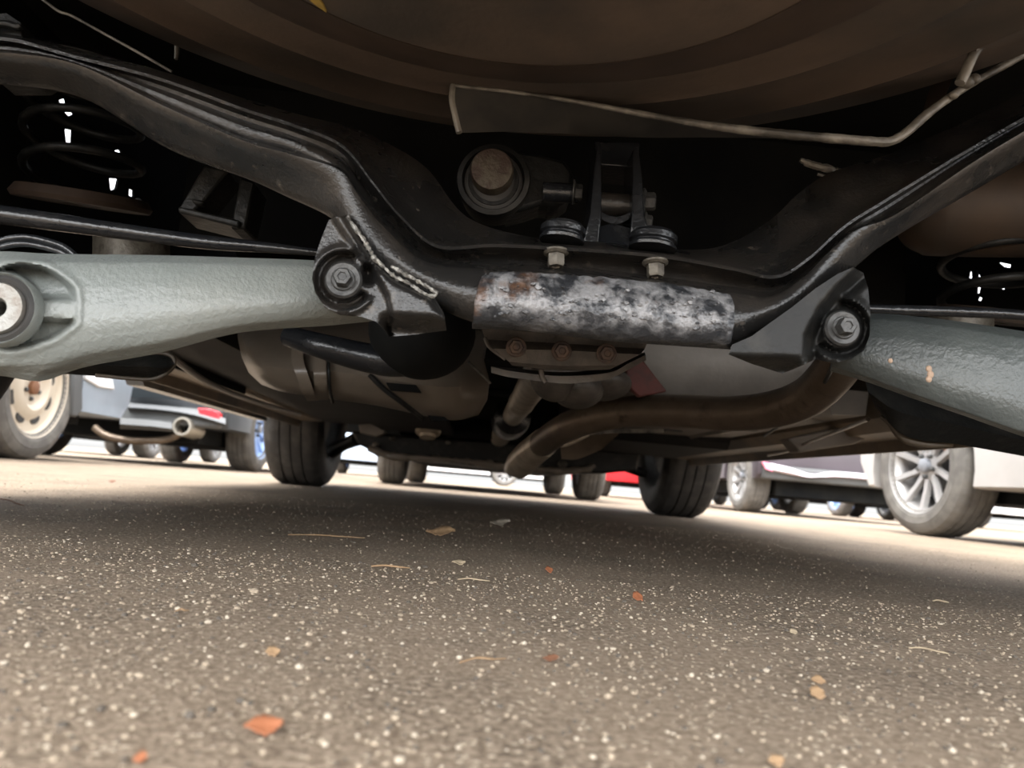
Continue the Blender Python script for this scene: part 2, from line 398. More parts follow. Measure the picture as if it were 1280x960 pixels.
# --- folded plate and hanger rod below the well
t = [(566,107),(640,115),(720,127),(800,142),(880,155),(960,164),(1040,172),(1108,178)]
bt = [(574,166),(640,165),(720,168),(800,172),(880,172),(960,173),(1040,178),(1108,182)]
m = loft([px(t, .515), px(bt, .55), px(bt, .556), px(t, .519)], 50)
hp = B('shield_plate', m, 'plate_dark', car, 'dark sheet metal plate hanging under the wheel well')
B('plate_edge', tube(px([(567,107),(640,115),(720,127),(800,142),(880,156),(960,166),(1040,173),(1095,177),(1115,176),(1135,164),(1155,146),(1180,127),(1205,110),(1225,98),(1255,82),(1290,62)], .512), [.0013,.0013,.0016,.0022,.0028,.0034,.0034,.0034,.0034,.0034,.0034,.003,.003,.0028,.0028,.0028], 110, 10, jitter=.12), 'pale_metal', hp, 'scuffed pale edge of the plate')
B('plate_corner', tube(px([(566,106),(565,125),(569,145),(574,166)], .512), .0022, 16, 8), 'pale_metal', hp)
m = tube(px([(1200,104),(1206,92),(1212,78),(1222,60),(1240,45),(1290,20)], .462), .0034, 30, 10); tube(px([(1216,62),(1230,55),(1260,47),(1295,33)], .46), .003, 24, 10, True, m)
ellipsoid(W(1209,103,.508), (.005,.004,.0045), m); ellipsoid(W(1218,99,.508), (.004,.004,.004), m); ellipsoid(W(1192,119,.508), (.0035,.003,.003), m)
B('exhaust_hanger', m, 'pale_metal', car, 'bent hanger rod beside the spare wheel well', split=1)
m = loft([px([(1175,135),(1195,90),(1215,50),(1290,5)], .56), px([(1150,150),(1170,90),(1195,50),(1280,-20)], .585), px([(1150,150),(1170,90),(1195,50),(1280,-20)], .6), px([(1175,135),(1195,90),(1215,50),(1290,5)], .6)], 24)
B('hanger_bracket', m, 'well_wall', car)
# --- rear subframe
def stations(d): return d
PL = [(-40,40),(15,40),(90,60),(200,88),(302,122),(370,142),(440,160),(490,182),(535,212),(585,272),(668,297),(745,302),(830,311),(900,308),(960,277),(1000,240),(1040,215),(1100,196),(1210,150),(1330,85)]
LL = [(-40,48),(15,48),(90,68),(200,97),(302,134),(370,156),(428,181),(467,228),(501,269),(547,306),(620,305),(720,310),(830,319),(915,334),(970,344),(1010,322),(1055,282),(1105,250),(1219,181),(1330,118)]
GG = [(-40,57),(15,56),(95,75),(200,111),(302,149),(370,171),(424,195),(455,233),(488,277),(541,320),(620,328),(720,333),(830,346),(915,358),(967,363),(1008,338),(1058,291),(1112,259),(1221,188),(1330,125)]
KK = [(-40,66),(20,67),(100,82),(202,131),(302,175),(360,192),(423,212),(446,241),(478,282),(533,327),(620,337),(720,342),(830,353),(915,365),(960,371),(1003,347),(1063,292),(1120,268),(1224,198),(1330,135)]
MM = [(-40,84),(20,86),(103,102),(200,152),(302,196),(362,216),(413,238),(436,262),(466,308),(538,352),(620,370),(720,377),(830,386),(915,398),(950,394),(1003,370),(1066,312),(1119,281),(1228,212),(1330,152)]
BB = [(-40,106),(20,107),(107,124),(212,187),(310,224),(363,248),(408,269),(428,287),(458,335),(548,385),(615,409),(720,419),(830,428),(908,434),(945,420),(1000,402),(1068,335),(1119,296),(1232,230),(1330,172)]
def mixp(a, b, t): return [(p[0]*(1-t)+q[0]*t, p[1]*(1-t)+q[1]*t) for p, q in zip(a, b)]
L2 = [(x, y+4) for x, y in LL]
def dz(P, *ys):
    """depth per station: left end, left bend, middle, right bend, right end"""
    y = np.interp(range(20), [0, 5, 7, 10, 13, 15, 17, 19], ys); return [(p[0], p[1], q) for p, q in zip(P, y)]
J1 = mixp(GG, KK, .30); J2 = mixp(GG, KK, .62)
rails = [px(PL, .575), px(mixp(PL, LL, .6), .552), px(mixp(PL, LL, .93), .532),
 px(dz(LL, .508,.508,.510,.512,.512,.508,.508,.508), 1), px(dz(L2, .508,.508,.510,.511,.511,.508,.508,.508), 1),
 px(dz(mixp(L2, GG, .55), .519,.519,.524,.530,.530,.522,.518,.518), 1), px(dz(GG, .520,.520,.526,.534,.534,.524,.518,.518), 1),
 px(dz(J1, .507,.506,.512,.530,.530,.514,.508,.508), 1), px(dz(J2, .507,.506,.507,.515,.515,.506,.504,.504), 1),
 px(dz(mixp(J2, KK, .5), .508,.508,.504,.506,.506,.502,.502,.502), 1), px(dz(mixp(J2, KK, .86), .495,.493,.493,.500,.500,.496,.492,.492), 1), px(dz(KK, .490,.489,.490,.497,.497,.492,.488,.488), 1),
 px(dz(mixp(KK, MM, .22), .491,.490,.489,.492,.492,.490,.489,.489), 1), px(dz(mixp(KK, MM, .7), .498,.496,.490,.488,.488,.489,.494,.494), 1), px(dz(MM, .503,.501,.491,.487,.487,.490,.500,.500), 1),
 px(dz(mixp(MM, BB, .6), .514,.511,.497,.490,.490,.497,.508,.508), 1), px(dz(mixp(MM, BB, .9), .521,.517,.504,.497,.497,.505,.514,.514), 1), px(dz(BB, .528,.524,.512,.507,.507,.514,.520,.520), 1), px(BB, .60, -6), px(PL, .63, 6)]
sf = B('subframe', loft(rails, 230), 'frame_black', car, 'black painted rear subframe beam with dust and scuffs', angle=50)
for e_ in ((-75,78,.56), (1360,132,.565)):
    B('subframe_bushing', lathe(W(*e_), (0, 0, 1), [(0, -.03), (.012, -.03), (.012, -.022), (.030, -.022), (.034, -.018), (.034, .03), (.02, .034), (0, .034)], 36), 'gloss_black', sf)
# reinforcement plate
T_ = [(603,341),(650,340),(700,343),(770,348),(850,357),(915,369)]
M1 = [(598,352),(650,352),(700,356),(770,361),(850,371),(916,384)]
M2 = [(592,376),(650,378),(700,381),(770,387),(850,397),(917,406)]
B1 = [(591,398),(650,402),(700,407),(770,415),(840,423),(914,426)]
B2 = [(590,411),(650,413),(700,419),(770,427),(840,432),(913,437)]
def rough(pts, Y, j): return [p+np.array([RS.uniform(-j, j), RS.uniform(-j, j), RS.uniform(-j, j)*.6]) for p in cr(px(pts, Y), 60)]
pm = loft([rough(T_, .494, .0008), rough(M1, .4845, .0010), rough(mixp(M1, M2, .5), .4815, .0012), rough(M2, .4805, .0010), rough(mixp(M2, B1, .5), .4815, .0008), rough(B1, .486, .0004), px(B2, .497), px(B2, .58, -6), px(T_, .51)], 170)
B('reinforcement_plate', pm, 'flaky', sf, 'flaking silvery scraped plate with rust under the crossmember', angle=60)
pm = MB()
for i in range(90):
    x = RS.uniform(600, 905); y = RS.uniform(346, 396)+(x-600)*.06; c = W(x, y, .4795); s = RS.uniform(.0007, .0022)
    n = 7; P = [c+np.array([s*RS.uniform(.5, 1.2)*math.cos(u), RS.uniform(-.0006, .0005), s*.6*RS.uniform(.5, 1.2)*math.sin(u)]) for u in np.linspace(0, 2*PI, n, endpoint=False)]
    pm.add(P+[p+np.array([0, .002, 0]) for p in P], [tuple(range(n)), tuple(range(2*n-1, n-1, -1))]+[(k, n+k, n+(k+1) % n, (k+1) % n) for k in range(n)])
o = B('paint_flakes', pm, 'flaky', sf, 'loose paint and rust flakes on the plate', smooth=False); o['kind'] = 'stuff'
# flange bolts (pointing down) with rubber mounts above
for (x, y, Yb) in ((695, 314, .517), (819, 327, .517)):
    B('flange_bolt', hexbolt(W(x, y, Yb), (.06, -.1, -1), .0062, .0115), 'zinc', sf, 'dull zinc flange bolt under the subframe flange')
for (x, y, r) in ((702, 302, .0165), (815, 312, .0175)):
    B('mount_bushing', lathe(W(x, y, .545), (.05, 0, 1), [(0, 0), (r, 0), (r*1.02, .002), (r*.9, .004), (r*.9, .005), (r*1.02, .006), (r*1.02, .010), (r*.85, .013), (0, .013)], 36), 'gloss_black', sf)
# weld bead and brackets
def bead(pts, Y, r): return tube(px(pts, Y), r, 70, 8, True, None, 0, True, .8)
def ss(a, b, x): 
    t = min(max((x-a)/(b-a), 0), 1); return t*t*(3-2*t)
from mathutils.geometry import delaunay_2d_cdt, tessellate_polygon
def relief(outline, fun, back, step=2.6):
    """plate pressed from sheet: outline in the picture, depth fun(x, y), walls back to Y = back"""
    O = np.array(outline, float); D = []
    for a, b in zip(O, np.roll(O, -1, 0)):
        k = max(1, int(np.linalg.norm(b-a)/step)); D += [a+(b-a)*i/k for i in range(k)]
    nb = len(D); x0, y0 = O.min(0); x1, y1 = O.max(0)
    for y in np.arange(y0+1, y1, step):
        for x in np.arange(x0+1, x1, step):
            ins = False
            for a, b in zip(O, np.roll(O, -1, 0)):
                if (a[1] > y) != (b[1] > y) and x < (b[0]-a[0])*(y-a[1])/(b[1]-a[1])+a[0]: ins = not ins
            if ins and min(np.hypot(x-d[0], y-d[1]) for d in D[:nb]) > step*.5: D.append(np.array([x, y]))
    vs, _, fs, _, _, _ = delaunay_2d_cdt([Vector(map(float, d)) for d in D], [], [list(range(nb))], 1, 1e-4)
    P = [W(v[0], v[1], fun(v[0], v[1])) for v in vs]; Bk = [W(v[0], v[1], back) for v in vs[:nb]]; n = len(P)
    f = [tuple(q) for q in fs]+[(i, (i+1) % nb, n+(i+1) % nb, n+i) for i in range(nb)]+[tuple(n+i for i in range(nb))]
    return MB().add(P+Bk, f)
def sdl(x, y, pts):
    """signed distance to a polyline, + on its left-hand side in the picture"""
    best = 1e9; sg = 1
    for (ax, ay), (bx, by) in zip(pts[:-1], pts[1:]):
        dx, dy = bx-ax, by-ay; t = min(max(((x-ax)*dx+(y-ay)*dy)/(dx*dx+dy*dy), 0), 1)
        d = math.hypot(x-ax-t*dx, y-ay-t*dy)
        if d < best-1e-6: best = d; sg = 1 if dx*(y-ay)-dy*(x-ax) < 0 else -1
    return best*sg
def chan(x, y, c, a0, a1, ri, ro):
    """pressed groove round a bolt, open where the angle lies between a0 and a1 (degrees, clockwise in the picture)"""
    r = math.hypot(x-c[0], y-c[1]); a = (math.degrees(math.atan2(y-c[1], x-c[0]))-a0) % 360; w = (a1-a0) % 360
    op = 1 if a > w else 0
    if op: e = min(a-w, 360-a); op = ss(0, 14, e)
    return op*(.010*ss(ri-2, ri+3, r)*(1-ss(ro-3, ro+2, r))-.0035*math.exp(-((r-ro-5)/4.)**2)), r
def fl(x, y):
    g, r = chan(x, y, (430,350), -58, 28, 26, 35)
    d = sdl(x, y, [(408,268),(441,316),(466,345),(480,372),(486,400)])
    w = sdl(x, y, [(433,266),(446,288),(470,326),(495,347),(541,370),(556,392)])
    seat = -.001*(1-ss(22, 26, r))
    hole = .014*math.exp(-(((x-461)/6.5)**4+((y-342)/11)**4))
    fold = -.010*ss(0, 9, d)*(1-.8*ss(-10, 2, w))
    return .480+g*(1-ss(0, 6, d))+fold+seat+hole+.030*ss(388, 414, y-(x-480)*.06)*ss(470, 490, x)
def fr(x, y):
    g, r = chan(x, y, (1051,411), 150, 262, 26, 35)
    d = sdl(x, y, [(1010,446),(1012,420),(1028,388),(1050,362),(1075,340)])
    fold = -.009*ss(0, 10, d)
    wedge = .008*math.exp(-((d+8)/7.)**2)*ss(14, 26, r)
    return .480+g*(1-ss(0, 6, d))+fold+wedge-.001*(1-ss(22, 26, r))+.026*ss(442, 464, y-(x-960)*.02)*(1-ss(985, 1012, x))
def bracket(outline, fun, bolt, Y, weld, lab, tilt, mt='frame_black'):
    br = B('arm_bracket', relief(outline, fun, Y+.07), mt, sf, lab, angle=75)
    c = W(bolt[0], bolt[1], Y)
    B('washer', lathe(c+np.array([0, .001, 0]), (0, -1, 0), [(pxm(9, Y), 0), (pxm(23, Y), 0), (pxm(23.5, Y), .003), (pxm(21, Y), .0048), (pxm(9, Y), .004)], 40, None, 0, True), 'bolt_dark', br)
    B('hex_bolt', hexbolt(c+np.array([0, -.002, 0]), (tilt, -1, 0), pxm(12, Y), .010, 1.3), 'bolt_dark', br, 'grey hexagon bolt of the arm pivot')
    if weld: B('weld_bead', bead(weld, Y-.003, pxm(2.6, Y)), 'weld', br, 'rough weld bead along the bracket')
    return br
lb = bracket([(411,275),(420,271),(433,269),(440,276),(470,322),(500,348),(542,369),(555,392),(558,413),(520,418),(486,421),(480,412),(470,402),(452,396),(425,394),(406,384),(394,366),(390,348),(394,321),(402,297)], fl, (430,351), .478, [(434,271),(446,288),(456,302),(466,320),(478,332),(492,345),(512,355),(530,367),(541,370),(545,366),(530,356),(505,342),(489,333)], 'black stamped bracket where the left arm pivots', .08)
rb = bracket([(1066,334),(1079,341),(1085,360),(1088,391),(1087,420),(1080,438),(1064,449),(1040,454),(1020,449),(1000,458),(978,467),(940,455),(911,443),(915,431),(940,420),(962,404),(990,384),(1020,360),(1046,343)], fr, (1051,411), .478, None, 'black stamped bracket where the right arm pivots', -.06, 'dirty_black')
# --- lateral arms : front skin is a dense grid, pressed hollows around the bushing
def arm(name, rails_px, Ys, m_, lab, n=360, k=70, fun=None, back=.555):
    R = np.array([np.c_[cr(r, n), np.full(n, 0)] for r in rails_px])          # rails x n x (px,py,_)
    V = []; 
    for j in np.linspace(0, len(rails_px)-1, k):
        i = min(int(j), len(rails_px)-2); u = j-i
        a = R[i, :, :2]*(1-u)+R[i+1, :, :2]*u
        yy = cr([[q] for q in Ys], 200)[int(round(j/(len(rails_px)-1)*199)), 0]
        V.append([W(p[0], p[1], yy+(fun(p[0], p[1]) if fun else 0)) for p in a])
    V = [list(r) for r in V]
    V.append(px([tuple(p) for p in cr(rails_px[-1], n)], back, -5)); V.append(px([tuple(p) for p in cr(rails_px[0], n)], back, 5))
    K = len(V); mb = MB(); vv = [p for r in V for p in r]; f = []
    for j in range(K):
        j2 = (j+1) % K
        for i in range(n-1): f.append((j*n+i, j*n+i+1, j2*n+i+1, j2*n+i))
    f.append(tuple(j*n for j in range(K))[::-1]); f.append(tuple(j*n+n-1 for j in range(K)))
    mb.add(vv, f)
    return B(name, mb, m_, car, lab, angle=60)
def hollow(x, y):
    dx, dy = x-3, y-387; r = math.hypot(dx, dy); a = math.degrees(math.atan2(-dy, dx))   # up positive
    if a < -100 or a > 110: a = max(min(a, 100), -100)
    if a >= 0: Ro = np.interp(a, [0, 10, 16, 30, 60, 90, 110], [92, 93, 94, 84, 66, 53, 52])
    else: Ro = np.interp(-a, [0, 10, 20, 40, 60, 90, 110], [90, 93, 82, 64, 55, 50, 50])
    d = ss(44, 52, r)*(1-ss(Ro-7, Ro+1, r))
    tongue = ss(10, 17, abs(dy)) if dx > 0 else 1
    amt = .024 if a >= 0 else .014
    ridge = math.exp(-((r-Ro-5)/4.5)**2)*.0014
    hub = -.004*(1-ss(42, 48, r))
    notch = .012*math.exp(-(((x-76)/24)**4+((y-468-(x-76)*-.25)/7)**4))
    return d*tongue*amt-ridge+hub+notch
la = [[(-330,352),(-210,334),(-90,322),(-40,318),(0,314),(60,317),(120,318),(200,319),(300,322),(412,327),(470,340)],
      [(-330,356),(-210,343),(-90,332),(-40,328),(0,326),(60,328),(120,329),(200,329),(300,331),(412,335),(470,347)],
      [(-330,368),(-210,367),(-90,365),(-40,362),(0,360),(60,360),(120,360),(200,357),(300,354),(412,352),(470,362)],
      [(-330,395),(-210,407),(-90,415),(-40,415),(0,415),(60,412),(120,406),(200,396),(300,384),(412,377),(470,380)],
      [(-330,414),(-210,440),(-90,455),(-40,458),(0,456),(60,451),(120,439),(200,427),(300,406),(412,396),(470,393)],
      [(-330,420),(-210,450),(-90,468),(-40,472),(0,470),(52,476),(106,459),(200,441),(300,416),(412,407),(470,401)]]
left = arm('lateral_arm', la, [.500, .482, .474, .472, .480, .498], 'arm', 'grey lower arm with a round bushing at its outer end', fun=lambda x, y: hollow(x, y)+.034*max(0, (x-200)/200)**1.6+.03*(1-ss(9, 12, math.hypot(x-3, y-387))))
hc = W(3, 387, .468)
B('bushing_sleeve', lathe(hc, (0, -1, 0), [(pxm(10, .46), 0), (pxm(32, .46), 0), (pxm(33, .46), .004), (pxm(31, .46), .006), (pxm(13, .46), .006), (pxm(10, .46), .004), (pxm(10, .46), -.02)], 48, None, 0, True), 'steel', left, 'bare steel sleeve with a hole in the middle')
B('bushing_rubber', lathe(hc, (0, -1, 0), [(pxm(32, .46), 0), (pxm(43, .46), .0), (pxm(43, .46), .003), (pxm(38, .46), .0045), (pxm(32, .46), .003)], 48, None, 0, True), 'rubber', left)
B('bushing_eye', lathe(hc, (0, -1, 0), [(pxm(42.5, .46), -.004), (pxm(47, .46), -.004), (pxm(47, .46), .003), (pxm(45, .46), .0048), (pxm(42.5, .46), .003)], 48, None, 0, True), 'arm', left)
B('hole_shade', lathe(hc+np.array([0, .022, 0]), (0, -1, 0), [(0, 0), (pxm(11.5, .46), 0), (pxm(11.5, .46), .001), (0, .001)], 24), 'pan', left)  # black disc at the bottom, the shade of the hole put into its colour
m = MB()
for dy_, Y_, r_ in ((0, .515, 4.5), (8, .505, 3.8)):
    tube(px([(-40,312+dy_),(-10,304+dy_),(15,298+dy_),(35,297+dy_),(60,302+dy_),(80,309+dy_),(93,319+dy_)], Y_), pxm(r_, .5), 40, 10, True, m)
B('bushing_boot', m, 'gloss_black', left, 'black rubber lip over the bushing', split=1)

ra = [[(1040,398),(1085,392),(1130,394),(1200,402),(1280,414),(1370,428),(1480,450),(1600,490)],
      [(1040,404),(1085,400),(1130,402),(1200,411),(1280,424),(1370,438),(1480,460),(1600,496)],
      [(1040,418),(1085,418),(1130,424),(1200,437),(1280,455),(1370,475),(1480,490),(1600,512)],
      [(1040,440),(1085,450),(1130,464),(1200,486),(1280,507),(1370,530),(1480,540),(1600,540)],
      [(1040,458),(1085,472),(1130,488),(1200,513),(1280,540),(1370,565),(1480,573),(1600,562)],
      [(1038,464),(1085,478),(1135,496),(1200,518),(1280,546),(1370,572),(1480,580),(1600,568)]]
right = arm('lateral_arm', ra, [.502, .487, .480, .478, .484, .496], 'arm_shaded', 'lower arm on the side of the exhaust pipe, coloured in shaded grey', fun=lambda x, y: .034*max(0, (1270-x)/190)**1.5)
m = MB(); 
for (x, y, s) in ((1161,461,4),(1163,468,4.5),(1161,474,4),(1113,451,3)): ellipsoid(W(x, y, .479), (pxm(s, .48), .0012, pxm(s*1.1, .48)), m)
B('rust_spot', m, paint('spot', (.34,.24,.17), .8), right, 'small tan rust spot on the arm', split=1)
# --- stabilizer bar pieces and small dark parts
B('stabilizer_bar', tube(px([(-420,215),(-200,242),(0,268),(130,286),(250,302),(330,309),(410,317)], .64), [pxm(q, .64) for q in (12,12,12,10.5,9,7,4)], 60, 14), 'gloss_black', car, 'thin black bar above the left arm')
B('stabilizer_bar', tube(px([(1080,386),(1130,388),(1200,390),(1300,396),(1600,425)], .64), [pxm(q, .64) for q in (6,7,7,7,7)], 40, 14), 'gloss_black', car, 'thin black bar above the right arm')
def strut(x, y0, y1, Y, r, sp):
    a, b = W(x, y0, Y), W(x, y1, Y)
    B('shock_absorber', tube([b, (a+b)/2, a], r, 12, 24), 'zinc', car, 'dull tan shock absorber body above the arm')
strut(165, 296, 400, .80, pxm(44, .8), 0); strut(1196, 396, 470, .80, pxm(42, .8), 0)
def spring(cx, ytop, ybot, Y, r, turns, wire):
    a, b = W(cx, ytop, Y), W(cx, ybot, Y); n = int(turns*24)
    P = [b+(a-b)*t+np.array([r*math.cos(2*PI*turns*t), r*math.sin(2*PI*turns*t), 0]) for t in np.linspace(0, 1, n)]
    sp = B('coil_spring', tube(P, wire, n, 10), 'dirty_black', car)
    B('spring_seat', lathe(b+np.array([0, 0, -.01]), (.04, -.25, 1), [(.02, 0), (r*1.15, 0), (r*1.2, .005), (r*1.1, .014), (r*.98, .010), (.02, .006)], 44, None, 0, True), 'well_dark', sp)
    B('spring_cap', lathe(a, (.0, -.1, 1), [(.0, -.004), (r*1.05, -.004), (r*1.15, .01), (r*.9, .02), (0, .02)], 40), 'dirty_black', sp)
spring(105, 100, 246, .86, .060, 3.2, .0048); spring(1236, 305, 392, .86, .050, 2.0, .005)
m = prism([(255,206),(286,213),(252,254),(241,264),(222,262)], .66, .70); prism([(300,221),(319,228),(306,286),(288,286)], .66, .70, m); prism([(222,257),(300,275),(298,284),(222,265)], .655, .70, m); prism([(238,247),(256,251),(250,256),(240,253)], .65, .66, m)
B('bump_stop_bracket', m, 'dirty_black', car, bevel=.002)
m = prism([(-40,20),(8,16),(26,28),(28,60),(10,70),(-40,70)], .56, .62); tube(px([(-30,34),(5,30),(22,34),(26,32)], .555), .003, 16, 8, True, m)
B('subframe_mount', m, 'dirty_black', car, bevel=.004)
# muffler-like rounded body on the right
def capsule(a, b, r, mb=None): 
    a, b = np.array(a), np.array(b); d = b-a; P = []; R = []
    for t, q in ((0,.25),(.04,.7),(.1,.92),(.2,1),(.8,1),(.9,.92),(.96,.7),(1,.25)): P.append(a+d*t); R.append(r*q)
    return tube(P, R, 50, 32, True, mb)
B('muffler', capsule(W(1120,262,.86), W(1480,262,.80), .055), 'muffler', car, 'brown rusty muffler body in the shade beside the wheel')
# --- diff mount with big stud
c = W(617, 228, .62)
dm = B('differential_mount', lathe(c, (-.05, -1, -.06), [(.018, -.03), (.029, -.03), (.031, .004), (.030, .008), (.026, .009), (.0245, .004), (.022, .003), (.021, .006), (.018, .006)], 52, None, 0, True), 'dirty_black', car, 'round rubber mount with a big round stud')
B('mount_rubber', lathe(c, (-.05, -1, -.06), [(0, -.01), (.0275, -.01), (.0275, .002), (.022, .005), (0, .005)], 40), 'rubber', dm)
B('mount_stud', lathe(W(615, 214, .605), (-.05, -1, -.10), [(0, -.03), (.0175, -.03), (.0178, .004), (.0165, .0065), (.012, .007), (0, .0068)], 40), mat('stud_rust', (.075,.062,.044), .55, .3, (.045,.028,.02), 60, .45, .6, .5, 250), dm, 'rusty brown round stud end')
m = prism([(640,186),(676,192),(706,200),(718,216),(714,248),(694,260),(680,254),(655,262),(630,268),(652,240)], .622, .66); B('mount_arm', m, 'dirty_black', dm, bevel=.004)
B('link_sleeve', tube([W(678,240,.615), W(722,242,.615)], pxm(13, .615), 6, 24), 'gloss_black', dm)
m = hexbolt(W(716,240,.61), (1,-.1,0), pxm(11, .61), .008); B('link_bolt', m, 'bolt_dark', dm)
# centre clamp
cm = prism([(726,312),(738,268),(743,212),(748,180),(752,180),(752,268),(748,312)], .585, .625); prism([(786,314),(790,270),(792,185),(798,182),(803,220),(806,270),(820,312)], .585, .625, cm); prism([(744,176),(800,178),(798,210),(746,206)], .61, .65, cm)
cl = B('roll_clamp', cm, 'gloss_black', car, 'black clamp standing on the middle of the subframe', bevel=.003)
B('clamp_sleeve', tube([W(740,254,.605), W(796,258,.605)], pxm(15, .605), 6, 28), 'frame_black', cl)
m = loft([[W(747+46*t, 262+9*math.sin(PI*t), .59) for t in np.linspace(0, 1, 9)], [W(744+50*t, 268+12*math.sin(PI*t), .59) for t in np.linspace(0, 1, 9)], [W(744+50*t, 268+12*math.sin(PI*t), .62) for t in np.linspace(0, 1, 9)], [W(747+46*t, 262+9*math.sin(PI*t), .62) for t in np.linspace(0, 1, 9)]], 24)
B('clamp_strap', m, 'gloss_black', cl)
m = loft([px([(745,285),(765,280),(790,286)], .592), px([(738,300),(765,296),(800,304)], .588), px([(732,314),(765,306),(806,318)], .58), px([(732,314),(765,306),(806,318)], .62), px([(745,285),(765,280),(790,286)], .62)], 20); B('clamp_foot', m, 'gloss_black', cl)
m = hexbolt(W(804,252,.6), (1,-.3,0), pxm(12, .6), .010); hexbolt(W(806,276,.6), (1,-.3,-.1), pxm(8, .6), .006, 1.45, m); B('clamp_bolt', m, 'bolt_dark', cl, split=2)
m = tube(px([(1000,200),(1015,206),(1035,211),(1062,216)], .59), [.0018,.003,.003,.002], 24, 8, True, None, 0, True, .4); tube(px([(1022,218),(1040,222),(1055,224)], .59), .0012, 12, 8, True, m)
B('wire_clip', m, 'pale_metal', car, 'pale bent clip on the black panel', split=1)
# --- differential casting behind the crossmember
def trap(top, bot, Y0, Y1, mb=None): return loft([px(top, Y0), px(bot, Y0+.01), px(bot, Y1, -8), px(top, Y1, -8)], 30, True, True, False, mb)
m = trap([(600,405),(700,405),(815,415)], [(607,425),(700,432),(806,436)], .60, .74)
loft([px([(607,424),(700,428),(806,436)], .61), px([(616,436),(700,438),(800,443)], .60), px([(636,452),(700,457),(772,456)], .605), px([(640,457),(700,463),(762,462)], .615), px([(640,457),(700,463),(762,462)], .72, -8), px([(607,424),(700,428),(806,436)], .72, -8)], 40, True, True, False, m)
df = B('differential', m, 'casting', car, 'dusty cast housing of the differential below the crossmember')
m = loft([px([(614,458),(640,464),(700,470),(760,466),(786,454),(806,444)], .635), px([(614,466),(640,472),(700,479),(730,478),(765,472),(808,450)], .635), px([(614,466),(640,470),(700,476),(730,475),(765,469),(808,447)], .72), px([(614,458),(640,460),(700,465),(760,461),(786,450),(806,440)], .72)], 50)
B('housing_flange', m, 'casting', df); 
m = MB()
for x, y in ((645,434),(702,439),(758,442)): hexbolt(W(x, y, .598), (0,-1,-.15), pxm(10, .6), .006, 1.3, m)
B('housing_bolt', m, mat('bolt_rust', (.11,.07,.05), .6, .2, (.05,.035,.03), 90), df, split=2)
m = tube(px([(606,422),(612,434),(632,449)], .605), .0016, 16, 8); tube(px([(676,462),(678,472),(682,478)], .632), .0022, 10, 8, True, m); B('casting_rib', m, 'casting', df, split=1)
m = ellipsoid(W(722,488,.90), (.03,.06,.022)); ellipsoid(W(752,480,.92), (.035,.06,.02), m); ellipsoid(W(695,470,.88), (.03,.05,.03), m)
B('gear_housing', m, 'casting', df, split=1)
# --- exhaust
ex = B('exhaust_pipe', tube(px([(1075,400,.66),(1058,440,.70),(1038,470,.74),(1008,497,.80),(965,512,.86),(910,517,.92),(850,514,.98),(790,514,1.04),(745,522,1.10),(712,532,1.15),(690,545,1.22),(672,560,1.32),(654,577,1.45)], 1), [.0215]*9+[.0215,.022,.0225,.0235], 130, 28), 'exhaust', car, 'brown heat-stained exhaust pipe curving under the car')
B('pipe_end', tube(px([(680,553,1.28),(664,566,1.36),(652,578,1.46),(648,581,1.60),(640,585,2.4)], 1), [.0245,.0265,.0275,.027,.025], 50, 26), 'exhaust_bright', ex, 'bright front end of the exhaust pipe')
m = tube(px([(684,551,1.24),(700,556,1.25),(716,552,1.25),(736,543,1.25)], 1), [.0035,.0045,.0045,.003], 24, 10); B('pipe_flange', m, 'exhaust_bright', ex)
m = loft([px([(700,553),(735,541),(775,541)], 1.26), px([(702,574),(722,574),(752,562)], 1.28), px([(702,574),(722,574),(752,562)], 1.32), px([(700,553),(735,541),(775,541)], 1.32)], 20); B('pipe_shield', m, 'exhaust', ex)
m = loft([px([(690,544),(760,537),(830,536)], 1.25), px([(690,548),(760,542),(830,541)], 1.25), px([(690,548),(760,542),(830,541)], 1.27), px([(690,544),(760,537),(830,536)], 1.27)], 24); B('pipe_seam', m, 'pale_metal', ex)
# heat shield / tank side behind the pipe and red-brown tab
m = loft([px([(800,400),(850,405),(930,415),(1030,430)], 1.00), px([(802,440),(850,445),(930,450),(1030,458)], .99), px([(815,500),(860,505),(930,505),(1035,500)], 1.01), px([(830,530),(880,530),(940,530),(1040,520)], 1.08), px([(830,530),(880,528),(940,526),(1040,516)], 1.4), px([(800,400),(850,405),(930,415),(1030,430)], 1.4)], 50)
hs = B('heat_shield', m, 'shield', car, 'plain grey heat shield behind the exhaust pipe', angle=60)
B('shield_tab', prism([(782,463),(803,449),(834,489),(800,496),(786,484)], .97, .985), 'red_brown', hs, 'red brown corner piece', bevel=.002)
# --- fuel tank, straps, boot
tk = loft([px([(296,395,1.12),(380,398,1.12),(480,398,1.12),(612,415,1.12)], 1), px([(297,422,1.06),(320,430,1.02),(378,436,1.0),(412,440,1.0),(470,445,1.0),(550,452,1.0),(604,446,1.05)], 1), px([(302,446,1.04),(325,455,1.0),(378,464,.985),(412,464,.985),(470,472,.98),(560,484,.98),(612,476,1.04)], 1), px([(311,466,1.05),(335,476,1.01),(378,484,1.0),(412,486,1.0),(470,494,1.0),(560,509,1.0),(609,500,1.05)], 1), px([(327,481,1.10),(350,489,1.06),(380,494,1.05),(412,499,1.05),(470,507,1.05),(560,525,1.05),(598,519,1.1)], 1), px([(340,484,1.25),(360,489,1.25),(380,492,1.25),(412,497,1.25),(470,505,1.25),(560,523,1.25),(592,516,1.25)], 1), px([(296,395,1.35),(380,398,1.35),(480,398,1.35),(612,415,1.35)], 1)], 90)
tank = B('fuel_tank', tk, 'tank', car, 'dusty brown fuel tank hanging ahead of the rear arm', angle=60)
